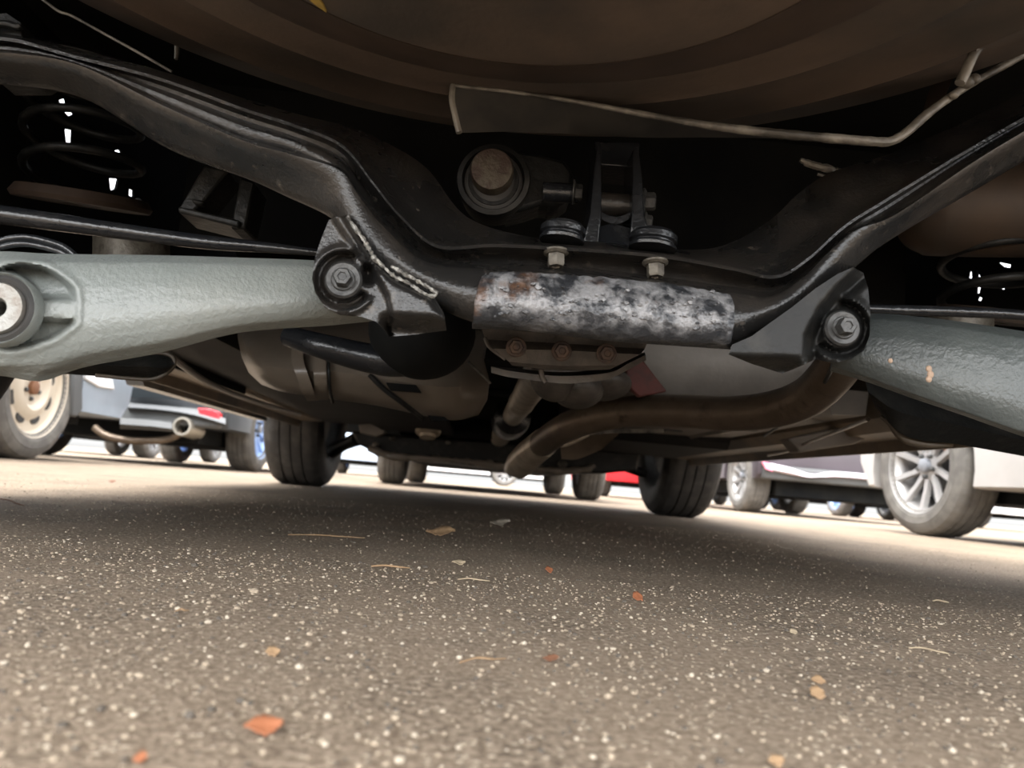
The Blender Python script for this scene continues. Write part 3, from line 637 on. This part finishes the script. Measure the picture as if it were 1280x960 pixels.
def strap(xs, w, name='tank_strap', mt='tank', off=.008):
    m = loft([[W(x+sx*w*s, y, Y-off*(1 if sx else 1)) for x, y, Y, s in xs] for sx in (-.5, .5)]+[[W(x+sx*w*s, y, Y+.02) for x, y, Y, s in xs] for sx in (.5, -.5)], 30)
    return B(name, m, mt, tank)
strap([(372,425,1.0,1),(372,450,.985,1),(378,470,.982,1),(385,490,1.0,1),(391,501,1.04,.9)], 15, 'tank_strap', 'tank', .014)
strap([(399,432,1.0,1),(399,455,.985,1),(400,470,.98,1),(401,488,1.0,1),(402,500,1.05,1)], 16, 'tank_strap', 'tank', .008)
B('tank_seam', tube(px([(411,440,.99),(411,465,.975),(413,490,.99),(416,503,1.03)], 1), .002, 16, 8), 'dirty_black', tank)
m = tube(px([(462,468,.972),(480,486,.975),(505,505,.985),(528,523,1.02)], 1), .0035, 20, 8); B('tank_rib', m, 'dirty_black', tank)
m = prism([(482,478),(520,481),(527,491),(488,488)], .968, .975); prism([(534,519),(556,521),(562,526),(540,526)], 1.02, 1.03, m); B('slot_shade', m, 'pan', tank, bevel=.001, split=1)  # black insets on the skin, shade of recessed slots put into their colour
m = tube(px([(585,452,.98),(600,466,.99),(613,479,1.0)], 1), .0018, 10, 8); B('tank_lip', m, 'pale_metal', tank)
B('drive_boot', ellipsoid(W(528,415,.80), (.056,.07,.050)), 'pan', car, 'black rounded rubber boot in front of the tank')
B('filler_hose', tube(px([(360,420,.82),(400,432,.80),(445,444,.80),(490,452,.80),(540,450,.82)], 1), [.011,.013,.015,.016,.015], 40, 20), 'gloss_black', tank, 'shiny black hose across the tank')
# trailing arms (rounded black ends with pale rim)
tm = loft([px([(60,440),(120,444),(180,442),(208,443),(217,452)], .86), px([(60,452),(120,456),(180,458),(206,460),(218,455)], .84), px([(60,466),(120,470),(180,473),(203,470),(216,459)], .86), px([(60,464),(120,468),(180,470),(202,466),(214,458)], .95), px([(60,440),(120,444),(180,441),(207,441),(215,450)], .95)], 50)
ta = B('trailing_arm', tm, 'dirty_black', car, 'flat black trailing arm end under the left arm')
B('arm_rim', tube(px([(120,469),(160,473),(190,474),(206,468),(217,458),(217,448),(206,442),(180,441)], .855), .0022, 50, 10), 'sill', ta)
tm = loft([px([(1080,470),(1120,486),(1200,512),(1300,540)], .84), px([(1085,490),(1125,515),(1200,532),(1300,556)], .82), px([(1095,510),(1132,545),(1200,556),(1300,574)], .84), px([(1098,508),(1134,540),(1200,552),(1300,570)], .95), px([(1080,470),(1120,486),(1200,508),(1300,536)], .95)], 50)
ta = B('trailing_arm', tm, 'dirty_black', car, 'flat black trailing arm end under the right arm')
B('arm_rim', tube(px([(1100,520),(1112,530),(1122,542),(1136,551),(1160,556),(1190,556)], .85), [.002,.003,.004,.005,.004,.003], 40, 10), 'sill', ta)
B('brake_line', tube(px([(1042,455,.62),(1034,472,.7),(1020,495,.8),(1000,514,.95),(975,532,1.1),(955,545,1.3)], 1), .0022, 50, 8), 'dirty_black', car)
B('brake_line', tube(px([(1085,524,1.0),(1050,538,1.2),(1010,553,1.45),(985,564,1.7),(960,569,2.0)], 1), .003, 50, 8), 'tank', car)
# --- sills
def sill(x0, x1, z, lab):
    s = 1 if x1 > x0 else -1
    m = loft([[(x0, Y, .33) for Y in (1.12, 2, 2.92)], [(x0, Y, z+.025) for Y in (1.12, 2, 2.92)], [(x0+s*.03, Y, z+.004) for Y in (1.12, 2, 2.92)], [(x0+s*.10, Y, z) for Y in (1.12, 2, 2.92)], [(x0+s*.105, Y, z-.022) for Y in (1.14, 2, 2.90)], [(x0+s*.109, Y, z-.022) for Y in (1.14, 2, 2.90)], [(x0+s*.112, Y, z) for Y in (1.12, 2, 2.92)], [(x1, Y, z+.05) for Y in (1.12, 2, 2.92)], [(x1, Y, .34) for Y in (1.12, 2, 2.92)]], 40)
    B('sill', m, 'sill', car, lab, angle=30)
sill(-.56, -.735, .245, 'rusty brown sill under the left door'); sill(.71, .885, .225, 'brown sill under the right door')
# near-black rail, widened to hide the lit inner face of the left sill
m = loft([[(-.40, 1.2, .30), (-.36, 2.0, .29), (-.36, 2.9, .27)], [(-.42, 1.2, .265), (-.38, 2.0, .258), (-.37, 2.9, .25)], [(-.572, 1.2, .262), (-.572, 2.0, .256), (-.572, 2.93, .25)], [(-.572, 1.2, .34), (-.572, 2.0, .33), (-.572, 2.93, .33)]], 30)
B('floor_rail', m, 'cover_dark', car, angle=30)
m = tube([(-.50, 1.15, .25), (-.53, 1.5, .225), (-.545, 1.9, .225), (-.55, 2.4, .235)], .006, 30, 8); B('fuel_line', m, 'tank', car)
m = MB(); box((-.21, 2.15, .235), (.26, 1.2, .012), m); box((.02, 2.5, .30), (.12, 1.2, .02), m)
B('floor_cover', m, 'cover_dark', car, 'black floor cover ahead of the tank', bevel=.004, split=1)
# right covers with folds and slots
cvm = MB(); Yn = [1.36, 1.6, 1.85, 2.1]
loft([[(.22, Y, .262) for Y in Yn], [(.40, Y, .250) for Y in Yn], [(.412, Y, .244) for Y in Yn], [(.424, Y, .250) for Y in Yn], [(.58, Y, .250) for Y in Yn], [(.59, Y, .243) for Y in Yn], [(.605, Y, .250) for Y in Yn], [(.70, Y, .256) for Y in Yn], [(.705, Y, .30) for Y in Yn], [(.22, Y, .30) for Y in Yn]], 24, True, True, False, cvm)
cv = B('floor_cover', cvm, 'cover', car, 'grey brown floor cover with folds behind the exhaust pipe', angle=25)
m = MB()
for (x, Y) in ((.33, 1.75), (.36, 2.0), (.50, 1.6), (.50, 1.95), (.62, 1.75)): box((x, Y, .2495), (.045, .03, .006), m)
B('cover_slot', m, 'rubber', cv, bevel=.002, split=1)
m = loft([[(.22, 2.1, .245), (.70, 2.1, .24)], [(.22, 2.12, .225), (.70, 2.12, .222)], [(.22, 2.7, .225), (.70, 2.7, .215)], [(.22, 2.7, .27), (.70, 2.7, .27)], [(.22, 2.1, .28), (.70, 2.1, .28)]], 12)
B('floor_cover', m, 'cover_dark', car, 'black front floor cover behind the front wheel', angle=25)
m = prism([(985,548),(1080,528),(1115,532),(1070,555),(1000,566)], 1.5, 1.55); B('jack_pad', m, 'cover', car, bevel=.004)
# --- propeller shaft
pr = lathe((.085, 0, .245), (0, 1, 0), [(0, .9), (.03, .9), (.026, 1.0), (.0255, 1.55), (.027, 1.555), (.027, 1.575), (.0255, 1.58), (.0255, 1.88), (.02, 1.9), (0, 1.9)], 36)
sh = B('propeller_shaft', pr, 'shaft', car, 'silvery propeller shaft running forward under the floor')
B('centre_bearing', lathe((.085, 0, .245), (0, 1, 0), [(0, 1.9), (.045, 1.92), (.05, 1.98), (.05, 2.1), (.04, 2.2), (.028, 2.3), (0, 2.3)], 36), 'gloss_black', sh)
B('front_shaft', lathe((.085, 0, .242), (0, 1, 0), [(0, 2.3), (.027, 2.32), (.033, 2.5), (.033, 2.85), (.04, 2.9), (.04, 2.98), (0, 3.0)], 36), 'shaft', sh)
# --- front end: subframe, engine, control arms
m = prism([(438,538),(520,545),(640,552),(800,566),(797,588),(755,592),(700,592),(660,589),(620,586),(560,578),(505,573),(470,566),(448,556)], 2.85, 3.25)
fs = B('front_subframe', m, 'dirty_black', car, 'black front subframe between the front wheels', bevel=.01)
B('cross_rail', tube(px([(460,560),(490,570),(530,573),(575,576),(620,582),(660,585),(700,589),(740,586)], 2.8), [.012,.014,.012,.010,.012,.012,.014,.01], 60, 10, True, None, 0, True, .35), 'tank', fs, 'dusty rail along the bottom of the front subframe')
m = MB(); box((XC, 3.3, .36), (.75, .8, .30), m); box((XC-.05, 2.9, .30), (.35, .5, .14), m); B('engine', m, 'pan', car, bevel=.04, split=1)
m = lathe(W(535,540,2.5), (0,-.3,-1), [(0,-.03),(.045,-.03),(.04,.005),(.028,.012),(.026,.02),(.012,.022),(0,.02)], 24); B('drain_plug', m, 'exhaust_bright', car, 'silvery drain boss under the gearbox')
B('control_arm', tube(px([(448,548,3.1),(430,556,3.2),(415,566,3.25)], 1), [.03,.025,.025], 20, 14), 'dirty_black', car)
B('control_arm', tube(px([(760,576,3.1),(785,585,3.2),(805,592,3.25)], 1), [.025,.02,.02], 20, 14), 'dirty_black', car)
m = prism([(448,530),(470,528),(482,541),(470,546),(450,541)], 2.8, 2.9); B('mount_plate', m, 'shield', car, bevel=.004)
m = prism([(757,566),(774,558),(790,560),(787,574),(770,580),(760,576)], 2.9, 3.0); tube(px([(752,572),(770,570),(785,582)], 2.88), .012, 12, 8, True, m); B('tie_rod', m, 'tank', car, bevel=.004)
m = MB()
for (x, y, s) in ((470,556,.014),(490,548,.012),(545,571,.015),(612,578,.016),(703,580,.018),(740,583,.014),(762,557,.012),(722,566,.012),(560,553,.010)): ellipsoid(W(x, y, 2.82), (s, s*.8, s*.7), m)
B('bolt_head', m, 'pale_metal', fs, split=1)
# --- wheels
for s in (-1, 1):
    xw = XC+s*.785
    lw = wheel(car, (xw, 3.27, .33), s, .33, .225, 'spoke', 'bolt_dark', 'rubber_own', .22, 10, local=False, label=('front wheel with worn dark tread behind the tank side' if s < 0 else 'front wheel with worn dark tread behind the exhaust side'))
    wheel(car, (xw, .76, .33), s, .33, .225, 'spoke', 'bolt_dark', 'rubber_own', .22, 10, local=False, label='rear wheel just outside the view')
# --- inner wheel arch liners with gaps
def liner(X, outer, holes, lab):
    bm = bmesh.new(); es = []
    def loop(P):
        vs = [bm.verts.new(p) for p in P]
        for i in range(len(vs)): es.append(bm.edges.new((vs[i], vs[(i+1) % len(vs)])))
    loop(outer)
    for h in holes: loop([WX(x, y, X) for x, y in h])
    bmesh.ops.triangle_fill(bm, use_beauty=True, use_dissolve=False, edges=es)
    bm.verts.index_update(); mb = MB(); mb.add([v.co[:] for v in bm.verts], [tuple(v.index for v in f.verts) for f in bm.faces]); bm.free()
    o = B('wheel_arch_liner', mb, 'pan', car, lab, smooth=False)
    so = o.modifiers.new('solid', 'SOLIDIFY'); so.thickness = .004; so.offset = 0
XL, XR = -.575, .735
liner(XL, [(XL, .82, .30), (XL, 1.0, .26), (XL, 1.15, .24), (XL, 1.9, .24), (XL, 1.9, 1.0), (XL, .2, 1.0), (XL, .2, .5), (XL, .7, .5)],
      [[(72,125),(81,122),(83,132),(92,143),(85,146),(77,138)], [(79,161),(90,163),(89,184),(82,186)], [(142,188),(149,187),(154,197),(146,196)], [(135,223),(147,224),(144,236),(137,239)], [(160,236),(166,238),(166,247),(160,244)]], 'black inner wheel arch with small gaps of daylight')
liner(XR, [(XR, .82, .30), (XR, 1.0, .26), (XR, 1.15, .24), (XR, 1.9, .24), (XR, 1.9, 1.0), (XR, .2, 1.0), (XR, .2, .5), (XR, .7, .5)],
      [[(1212,340),(1216,338),(1216,357),(1209,356)], [(1223,336),(1229,352),(1225,368),(1221,366)], [(1224,370),(1229,373),(1227,377),(1222,375)], [(1248,328),(1265,331),(1264,335),(1254,333)], [(1248,358),(1262,351),(1263,358),(1254,363)]], 'black inner wheel arch with daylight gaps on the exhaust side')
# --- body above (outside the view, shades the ground)
def side(X, t):
    arc = lambda yc, r, a0, a1: [(yc+r*math.cos(a), .34+r*math.sin(a)) for a in np.linspace(a0, a1, 14)]
    P = [(-.24, .62), (.2, .45)] + [(.26, .55), (.36, .75), (.6, .84), (1.2, .84), (1.62, .78), (1.75, .60), (1.72, .3)] + [(1.80, .23), (2.86, .23)] + arc(3.27, .40, PI-.1, .1) + [(3.75, .28), (4.05, .32), (4.15, .6), (4.0, .86), (3.1, .98), (-.2, .98), (-.27, .75)]  # rear arch opening made oversized so daylight reaches the liner gaps
    n = len(P); mb = MB(); tri = [tuple(q) for q in tessellate_polygon([[Vector((y, z, 0)) for y, z in P]])]
    mb.add([(X, y, z) for y, z in P]+[(X+t, y, z) for y, z in P], tri+[tuple(n+q for q in t_) for t_ in tri]+[(i, n+i, n+(i+1) % n, (i+1) % n) for i in range(n)])
    B('body_side', mb, 'body_own', car, smooth=False)
side(XC-.89, .04); side(XC+.85, .04)
m = loft([[(XC-.86, 1.0, .97), (XC-.86, 3.1, .97)], [(XC+.86, 1.0, .97), (XC+.86, 3.1, .97)], [(XC+.68, .5, 1.55), (XC+.68, 2.4, 1.55)], [(XC-.68, .5, 1.55), (XC-.68, 2.4, 1.55)]], 6)
B('cabin', m, 'glass', car, angle=20)
m = MB(); box((XC, 1.4, .985), (1.72, 3.3, .03), m); box((XC, 3.6, .90), (1.72, .9, .05), m); B('hood', m, 'body_own', car, bevel=.02, split=1)
arcx = lambda y, b, z: [(XC+.86*s, y+b*abs(s)**3, z) for s in np.linspace(-1, 1, 9)]
B('rear_bumper', loft([arcx(-.20, .15, .56), arcx(-.25, .18, .60), arcx(-.28, .2, .75), arcx(-.26, .2, .98), arcx(-.18, .2, .98), arcx(-.18, .18, .62)], 40), 'body_own', car)
B('front_bumper', loft([arcx(3.95, -.15, .26), arcx(4.12, -.2, .30), arcx(4.2, -.25, .55), arcx(4.05, -.25, .9), arcx(3.95, -.2, .9), arcx(3.95, -.2, .30)], 40), 'body_own', car)

# =================================================================== OTHER CARS
def parked(loc, rot, Lh, Wd, H, body, label, group=None, ub=None, r=.32, front_over=.8, wb=2.5, zb=.24, rim='paint_silver', style='spoke', tyre='tyre_dusty', lower=None, detail=True, nspoke=10, brake=None, only=None):
    """car heading +y locally; origin on the ground under its middle"""
    c = thing('parked_car', loc, label, 'car', group, rot)
    yf = Lh/2-front_over; yr = yf-wb; ra = r+.055
    arc = lambda yc: [(yc-ra*math.cos(a), max(zb, r+ra*math.sin(a)-.02)) for a in np.linspace(-.25, PI+.25, 18)]
    bt = [(-Lh/2+.06, zb)]+arc(yr)+arc(yf)+[(Lh/2-.10, zb)]
    tp = [(Lh/2-.02, .34), (Lh/2, .52), (Lh/2-.06, .70), (Lh/2-.9, .92), (Lh/2-1.3, .96), (-Lh/2+.12, .98), (-Lh/2+.02, .74), (-Lh/2, .5), (-Lh/2+.02, .34)]
    P = bt+tp; n = len(P); mb = MB(); x = Wd/2
    tri = [tuple(q) for q in tessellate_polygon([[Vector((y, z, 0)) for y, z in P]])]
    Q = [(y*.984, .55+(z-.55)*.975) for y, z in P]; rings = [[(sx, y, z) for y, z in T] for sx, T in ((-x, Q), (-x+.012, mixp(Q, P, .65)), (-x+.04, P), (x-.04, P), (x-.012, mixp(Q, P, .65)), (x, Q))]
    f = [t[::-1] for t in tri]+[tuple(5*n+q for q in t) for t in tri]
    for k in range(5): f += [(k*n+i, (k+1)*n+i, (k+1)*n+(i+1) % n, k*n+(i+1) % n) for i in range(n)]
    mb.add([p for r_ in rings for p in r_], f)
    B('body', mb, body, c, local=True, angle=30)
    h = x-.05; t = x-.22
    gl = loft([[(-h, -Lh/2+.15, .95), (-h, Lh/2-1.05, .95)], [(h, -Lh/2+.15, .95), (h, Lh/2-1.05, .95)], [(t, -Lh/2+.5, H-.04), (t, Lh/2-1.75, H-.04)], [(-t, -Lh/2+.5, H-.04), (-t, Lh/2-1.75, H-.04)]], 4)
    B('windows', gl, 'glass', c, local=True, angle=20)
    mb = MB(); box((0, (-Lh/2+.5+Lh/2-1.75)/2, H-.03), (2*t, Lh-2.2, .06), mb); B('roof', mb, body, c, local=True, bevel=.02)
    mb = MB(); ub = ub or zb-.05; box((0, 0, (ub+.40)/2), (Wd-.44, Lh-.3, .40-ub), mb); B('underbody', mb, 'pan', c, local=True)
    if lower:
        mb = MB(); box((0, -Lh/2+.03, zb+.06), (Wd-.08, .12, .12), mb); box((0, Lh/2-.06, zb+.06), (Wd-.08, .12, .12), mb); B('lower_valance', mb, lower, c, local=True, bevel=.02, split=1)
    mb = MB()
    for s in (-1, 1): box((s*(x-.16), -Lh/2+.03, .78), (.26, .08, .16), mb)
    B('tail_light', mb, paint('lens_red', (.5,.02,.02), .2), c, local=True, bevel=.02, split=1)
    for yy in (yr, yf):
        for s in (-1, 1): wheel(c, (s*(x-.10), yy, r), s, r, .2, style, rim, tyre, r*.68, nspoke, detail=detail, brake=brake)
    return c
paint('dkgrey', (.04,.045,.05), .4); paint('ltblue', (.27,.32,.37), .45); paint('silverbody', (.42,.40,.38), .45); paint('plum', (.045,.036,.043), .4)
paint('white', (.8,.8,.8), .4); paint('blue', (.12,.3,.65), .3); paint('paleblue', (.55,.65,.8), .35); paint('red', (.6,.02,.03), .35); paint('chrome', (.75,.74,.76), .12, .9); paint('bluerim', (.35,.5,.8), .35, .4)
paint('valance', (.075,.078,.078), .6); paint('bonewhite', (.42,.39,.33), .35, .7)
# A - light blue grey car with cream steel wheels beside the overhead car
A = parked((-2.0-.86, 3.7-1.35+.0, 0), 0, 4.4, 1.72, 1.7, 'paint_ltblue', 'pale blue grey car with cream steel wheels, close to the rear tyre', front_over=.95, wb=2.5, r=.33, rim='paint_cream', style='steel', zb=.25)
def decal(pts, X, t):   # thin strip on a body side that faces +x
    a = [WX(x, y, X) for x, y in pts]; n = len(a); b = [p-np.array([t, 0, 0]) for p in a]
    return MB().add(a+b, [tuple(range(n)), tuple(range(2*n-1, n-1, -1))]+[(i, n+i, n+(i+1) % n, (i+1) % n) for i in range(n)])
B('bumper_trim', decal([(108,466),(141,474),(144,487),(125,484),(108,474)], -1.985, .03), 'paint_white', A, 'white moulding at the bumper corner', bevel=.006)
B('arch_fill', decal([(92,462),(104,462),(104,512),(96,522),(90,520)], -1.985, .03), 'paint_valance', A, 'grey strip in place of the wheel arch interior', bevel=.01)  # flat grey strip added over the body in place of the arch interior
# B - dark grey wagon ahead of it
Bc = parked((-1.63-.87, 5.1+2.25, 0), 0, 4.5, 1.74, 1.5, 'paint_dkgrey', 'dark grey car whose rear bumper has an oval tailpipe and red reflector', front_over=.95, wb=2.65, r=.33, rim='paint_bluerim', lower='paint_valance', zb=.27, ub=.165)
tp = MB(); c0 = W(228, 533, 5.03)
lathe(c0, (0, -1, .05), [(.062, -.25), (.062, .0), (.058, .012), (.046, .012), (.044, 0), (.044, -.2)], 40, tp, 0, True); B('tailpipe', tp, 'paint_bonewhite', Bc, 'chrome tailpipe end')
B('bore_shade', lathe(c0, (0, -1, .05), [(0, -.16), (.045, -.16), (.045, -.15), (0, -.15)], 28), 'pan', Bc)  # black disc inside the pipe, coloured as the shade of its bore
m = prism([(247,510),(262,511),(273,515),(275,524),(262,523),(249,520)], 5.03, 5.1); B('reflector', m, paint('reflector', (.8,.03,.04), .25), Bc, 'red bumper reflector', bevel=.006)
m = loft([px([(160,504),(200,507),(240,512),(282,523)], 5.04), px([(160,509),(200,512),(240,518),(282,530)], 5.02), px([(160,512),(200,515),(240,522),(282,532)], 5.05), px([(160,512),(200,515),(240,522),(282,532)], 5.12), px([(160,504),(200,507),(240,512),(282,523)], 5.12)], 20); B('bumper_crease', m, 'paint_dkgrey', Bc)
m = loft([px([(150,522),(190,525),(215,528)], 5.03), px([(150,530),(190,533),(215,536)], 5.0), px([(150,536),(190,538),(215,540)], 5.04), px([(150,536),(190,538),(215,540)], 5.12), px([(150,522),(190,525),(215,528)], 5.12)], 20); B('bumper_lip', m, 'paint_valance', Bc)
B('exhaust_pipe', tube(px([(118,534),(130,543),(150,549),(180,551),(210,549),(228,540)], 5.1), .024, 40, 12), 'exhaust', Bc, 'rusty exhaust pipe slung under the bumper')
m = prism([(160,484),(190,487),(222,496),(225,500),(190,497),(160,497)], 5.03, 5.06); B('plate_recess', m, 'glass', Bc)
# D - straight ahead beyond the front wheels
D = parked((.14, 5.1+2.2, 0), 0, 4.4, 1.75, 1.6, 'paint_white', 'white car parked straight ahead, seen between the front wheels', front_over=.75, wb=2.6, r=.31, lower='paint_valance', tyre='tyre_dusty')
# G - silver car at the other side
G = parked((2.12+.82, 3.53-1.15, 0), math.radians(3), 3.4, 1.64, 1.6, 'paint_silverbody', 'silver white car whose grey alloy wheel stands clear of the shadow', front_over=.52, wb=2.3, r=.325, rim='paint_rimgrey' if False else 'paint_silver', zb=.22, brake=None)
m = ellipsoid((-.72, Vector((0,0,0)).y+ (3.4/2-.52)-.14, .42), (.05, .06, .08)); B('brake_caliper', m, 'paint_hubbrown', G, local=True)
# F - plum dark car with pale trim strip
Fc = parked((2.42+.88, 6.5+2.05, 0), 0, 4.1, 1.76, 1.5, 'paint_plum', 'dark plum car with a pale trim strip along its rear bumper', front_over=.9, wb=2.7, r=.33, lower='paint_valance', zb=.30, ub=.17)
m = loft([px([(952,577),(985,584),(1015,593),(1040,590),(1085,593),(1135,598)], 6.42), px([(960,585),(990,591),(1012,596),(1045,595),(1085,598),(1135,603)], 6.40), px([(962,588),(990,594),(1012,597),(1045,597),(1085,600),(1135,605)], 6.44), px([(962,588),(990,594),(1012,597),(1045,597),(1085,600),(1135,605)], 6.5), px([(952,577),(985,584),(1015,593),(1040,590),(1085,593),(1135,598)], 6.5)], 30)
B('bumper_trim', m, paint('pinkchrome', (.85,.75,.82), .25, .3), Fc, 'pale pinkish trim strip')
m = prism([(953,577),(962,579),(966,589),(958,586)], 6.39, 6.42); B('reflector', m, paint('reflector2', (.9,.25,.35), .3), Fc, 'pink red reflector')
# farther cars
parked((4.9, 16.2, 0), 0, 4.3, 1.74, 1.5, 'paint_paleblue', 'pale blue car beyond the plum car, seen past the front tyre', r=.32, detail=False)
parked((2.75, 13.1, 0), 0, 4.2, 1.7, 1.5, 'paint_red', 'bright red car glimpsed beside the white car ahead', r=.31, detail=False)
parked((-4.25-.87, 11.6, 0), math.radians(0), 4.4, 1.72, 1.45, 'paint_white', 'white car seen below the dark grey bumper', r=.33, detail=False, rim='paint_silver')
parked((-1.9, 14.5, 0), 0, 4.3, 1.72, 1.5, 'paint_paleblue', 'pale blue car far behind the dark grey car', r=.32, detail=False, rim='paint_bluerim')
parked((6.7, 13.5, 0), 0, 4.2, 1.7, 1.5, 'paint_blue', 'blue car glimpsed under the plum car', r=.33, detail=False, rim='paint_bluerim')
parked((8.6, 13.0, 0), 0, 4.2, 1.7, 1.5, 'paint_white', 'white car glimpsed beyond the plum car, behind the alloy wheel', r=.33, detail=False)
parked((-.2, 20.5, 0), math.radians(90), 4.6, 1.75, 1.9, 'paint_white', 'white van far off, sideways between the tyres ahead', r=.33, detail=False)

# =================================================================== LEAVES AND TWIGS
def leaf(x, y, lpx, hpx, ang, col, label, name='dry_leaf', cat='leaf', tilt=.5, group=None):
    lpx *= .85; hpx *= .85; c = WZ(x, y+hpx*.3, 0); Y = c[1]; l = pxm(lpx, Y); w = hpx*Y/F/(math.cos(tilt)*CAMZ/Y+math.sin(tilt)); w = min(w, .05); n = 13; V = []; f = []
    R = rotx(tilt) @ rotz(ang)
    for i in range(n):
        t = i/(n-1); ww = w*math.sin(PI*min(max(t, .04), .96))**.95/2*(1+.3*RS.uniform(-1, 1))
        for q in (-1, -.5, 0, .5, 1):
            p = R @ np.array([(t-.5)*l, q*ww, 0]); p = p+np.array([0, 0, .05*l*(math.sin(5*t+x)+q*q*1.2)+.04*l*q*(t-.5)+.0002*RS.rand()]); V.append(p)
    z0 = min(p[2] for p in V)
    V = [p-np.array([0, 0, z0-.0008]) for p in V]
    for i in range(n-1):
        for q in range(4): f.append((i*5+q, i*5+q+1, (i+1)*5+q+1, (i+1)*5+q))
    mb = MB().add(V, f)
    o = B(name, mb, paint('leaf_%d' % int(col[0]*100+col[1]*1000), col, .7), local=True); o.location = (c[0], c[1], 0)
    so = o.modifiers.new('solid', 'SOLIDIFY'); so.thickness = .0004
    return tag(o, label, cat, group)
def twig(x0, y0, x1, y1, rpx, col, label, name='twig', cat='twig', bend=.0015):
    a, b = WZ(x0, y0, 0), WZ(x1, y1, 0); c = (a+b)/2; r = max(pxm(rpx, c[1])*.6, .0004); d = b-a
    P = [a-c, a-c+d*.35+np.array([0, bend, .001]), a-c+d*.7+np.array([0, -bend, .0006]), b-c]
    mb = tube([p+np.array([0, 0, r*.9]) for p in P], [r*.8, r, r, r*.6], 20, 7, True, None, 0, True, .3)
    o = B(name, mb, paint('twig_%d' % int(col[0]*100), col, .8), local=True); o.location = (c[0], c[1], 0); return tag(o, label, cat)
OR, TN, BR, PA = (.27,.095,.04), (.29,.185,.10), (.14,.06,.03), (.34,.27,.18)
leaf(328,912,52,28,.3,OR,'largest orange brown leaf, lying on the near asphalt')
leaf(340,817,20,14,.3,TN,'small tan leaf scrap on the open asphalt behind the large orange leaf')
leaf(797,747,15,14,.2,OR,'bright orange leaf scrap alone in the middle distance below the exhaust pipe')
leaf(688,826,24,9,.1,BR,'small dark brown leaf scrap lying flat')
leaf(1022,869,22,17,.3,TN,'pale tan leaf scrap, nearer of a close pair')
leaf(1023,852,20,12,-.2,TN,'pale tan leaf scrap, farther of a close pair')
leaf(992,791,12,7,.2,PA,'cream fleck of leaf on the darker asphalt beyond the tan pair')
leaf(550,667,42,12,.05,TN,'broad flat tan leaf in the shade between the front wheels')
leaf(573,705,20,7,.2,PA,'small pale leaf scrap just nearer than the broad tan leaf')
leaf(686,714,11,9,.2,OR,'tiny orange fleck in the shaded middle')
leaf(140,603,9,4,.3,BR,'small red brown leaf on the bright asphalt by the cream wheel')
leaf(970,955,24,16,.2,TN,'tan leaf scrap at the very bottom of the picture')
leaf(174,950,17,15,.2,OR,'blurred orange fleck at the bottom beside the large leaf')
leaf(625,655,30,8,.2,(.3,.26,.21),'dull grey leaf scrap beside the broad tan leaf')
twig(360,669,456,673,1.3,TN,'long thin straw lying crossways in the shade')
twig(464,709,512,711,2.2,TN,'short thick orange brown stick')
twig(572,725,612,727,1.6,PA,'pale short straw nearer than the broad tan leaf')
twig(218,766,236,764,2.0,TN,'tiny tan stick on its own by the lit side')
twig(1136,811,1186,818,1.8,PA,'pale straw on the asphalt below the alloy wheel')
twig(1166,752,1186,754,1.8,PA,'tiny pale straw near the shadow edge')
twig(575,829,632,824,1.4,TN,'thin tan straw in front of the brown scrap')
twig(0,624,30,633,1.4,BR,'dark twig at the edge of the bright asphalt')
def pebble(x, y, rpx, mt, label):
    c = WZ(x, y, 0); r = pxm(rpx, c[1])*.65; mb = ellipsoid((0, 0, r*.6), (r*1.2, r, r*.75), None, 0, 12, 8)
    mb.v = [tuple(np.array(p)*(1+.12*RS.uniform(-1, 1))) for p in mb.v]
    o = B('pebble', mb, mt, local=True, angle=80); o.location = (c[0], c[1], 0); tag(o, label, 'pebble')
pebble(300,879,7,'grit3','dark round pebble beyond the large orange leaf')
pebble(167,896,6,'grit2','whitish pebble on the near asphalt by the dark pebble')
pebble(574,824,5,'grit2','white pebble at the end of the thin tan straw')
pebble(655,806,5,'grit2','white pebble below the bright orange scrap')
pebble(208,826,4.5,'grit','cream pebble on open asphalt toward the lit side')

# =================================================================== LIGHT
w = bpy.data.worlds.new('World'); SC.world = w; w.use_nodes = True; nt = w.node_tree
sky = nt.nodes.new('ShaderNodeTexSky'); sky.sky_type = 'NISHITA'; sky.sun_disc = False; sky.sun_elevation = math.radians(55); sky.sun_rotation = math.radians(200); sky.air_density = 1.0; sky.dust_density = 3.0
bg = nt.nodes['Background']
hs_ = nt.nodes.new('ShaderNodeHueSaturation'); hs_.inputs['Saturation'].default_value = .12
nt.links.new(sky.outputs[0], hs_.inputs['Color']); nt.links.new(hs_.outputs[0], bg.inputs[0]); bg.inputs[1].default_value = .33
sd = bpy.data.lights.new('sun', 'SUN'); sd.energy = .9; sd.angle = math.radians(18); sd.color = (1, .95, .86)
so = bpy.data.objects.new('sun', sd); COL.objects.link(so); so.rotation_euler = (math.radians(-28), math.radians(-12), 0)
SC.view_settings.view_transform = 'Standard'; SC.view_settings.look = 'None'; SC.view_settings.gamma = 1; SC.view_settings.use_curve_mapping = False
SC.view_settings.exposure = 1.9
# =================================================================== CAMERA
cd = bpy.data.cameras.new('camera'); cd.sensor_width = 36; cd.sensor_fit = 'HORIZONTAL'; cd.lens = F*36/1280; cd.clip_start = .01; cd.clip_end = 500
cd.dof.use_dof = True; cd.dof.focus_distance = .62; cd.dof.aperture_fstop = 10
co = bpy.data.objects.new('camera', cd); COL.objects.link(co)
R = np.stack([M.T @ [1, 0, 0], M.T @ [0, -1, 0], M.T @ [0, 0, -1]], 1)
co.matrix_world = Matrix.Translation(Vector(CAM)) @ Matrix([list(r) for r in R]).to_4x4()
SC.camera = co
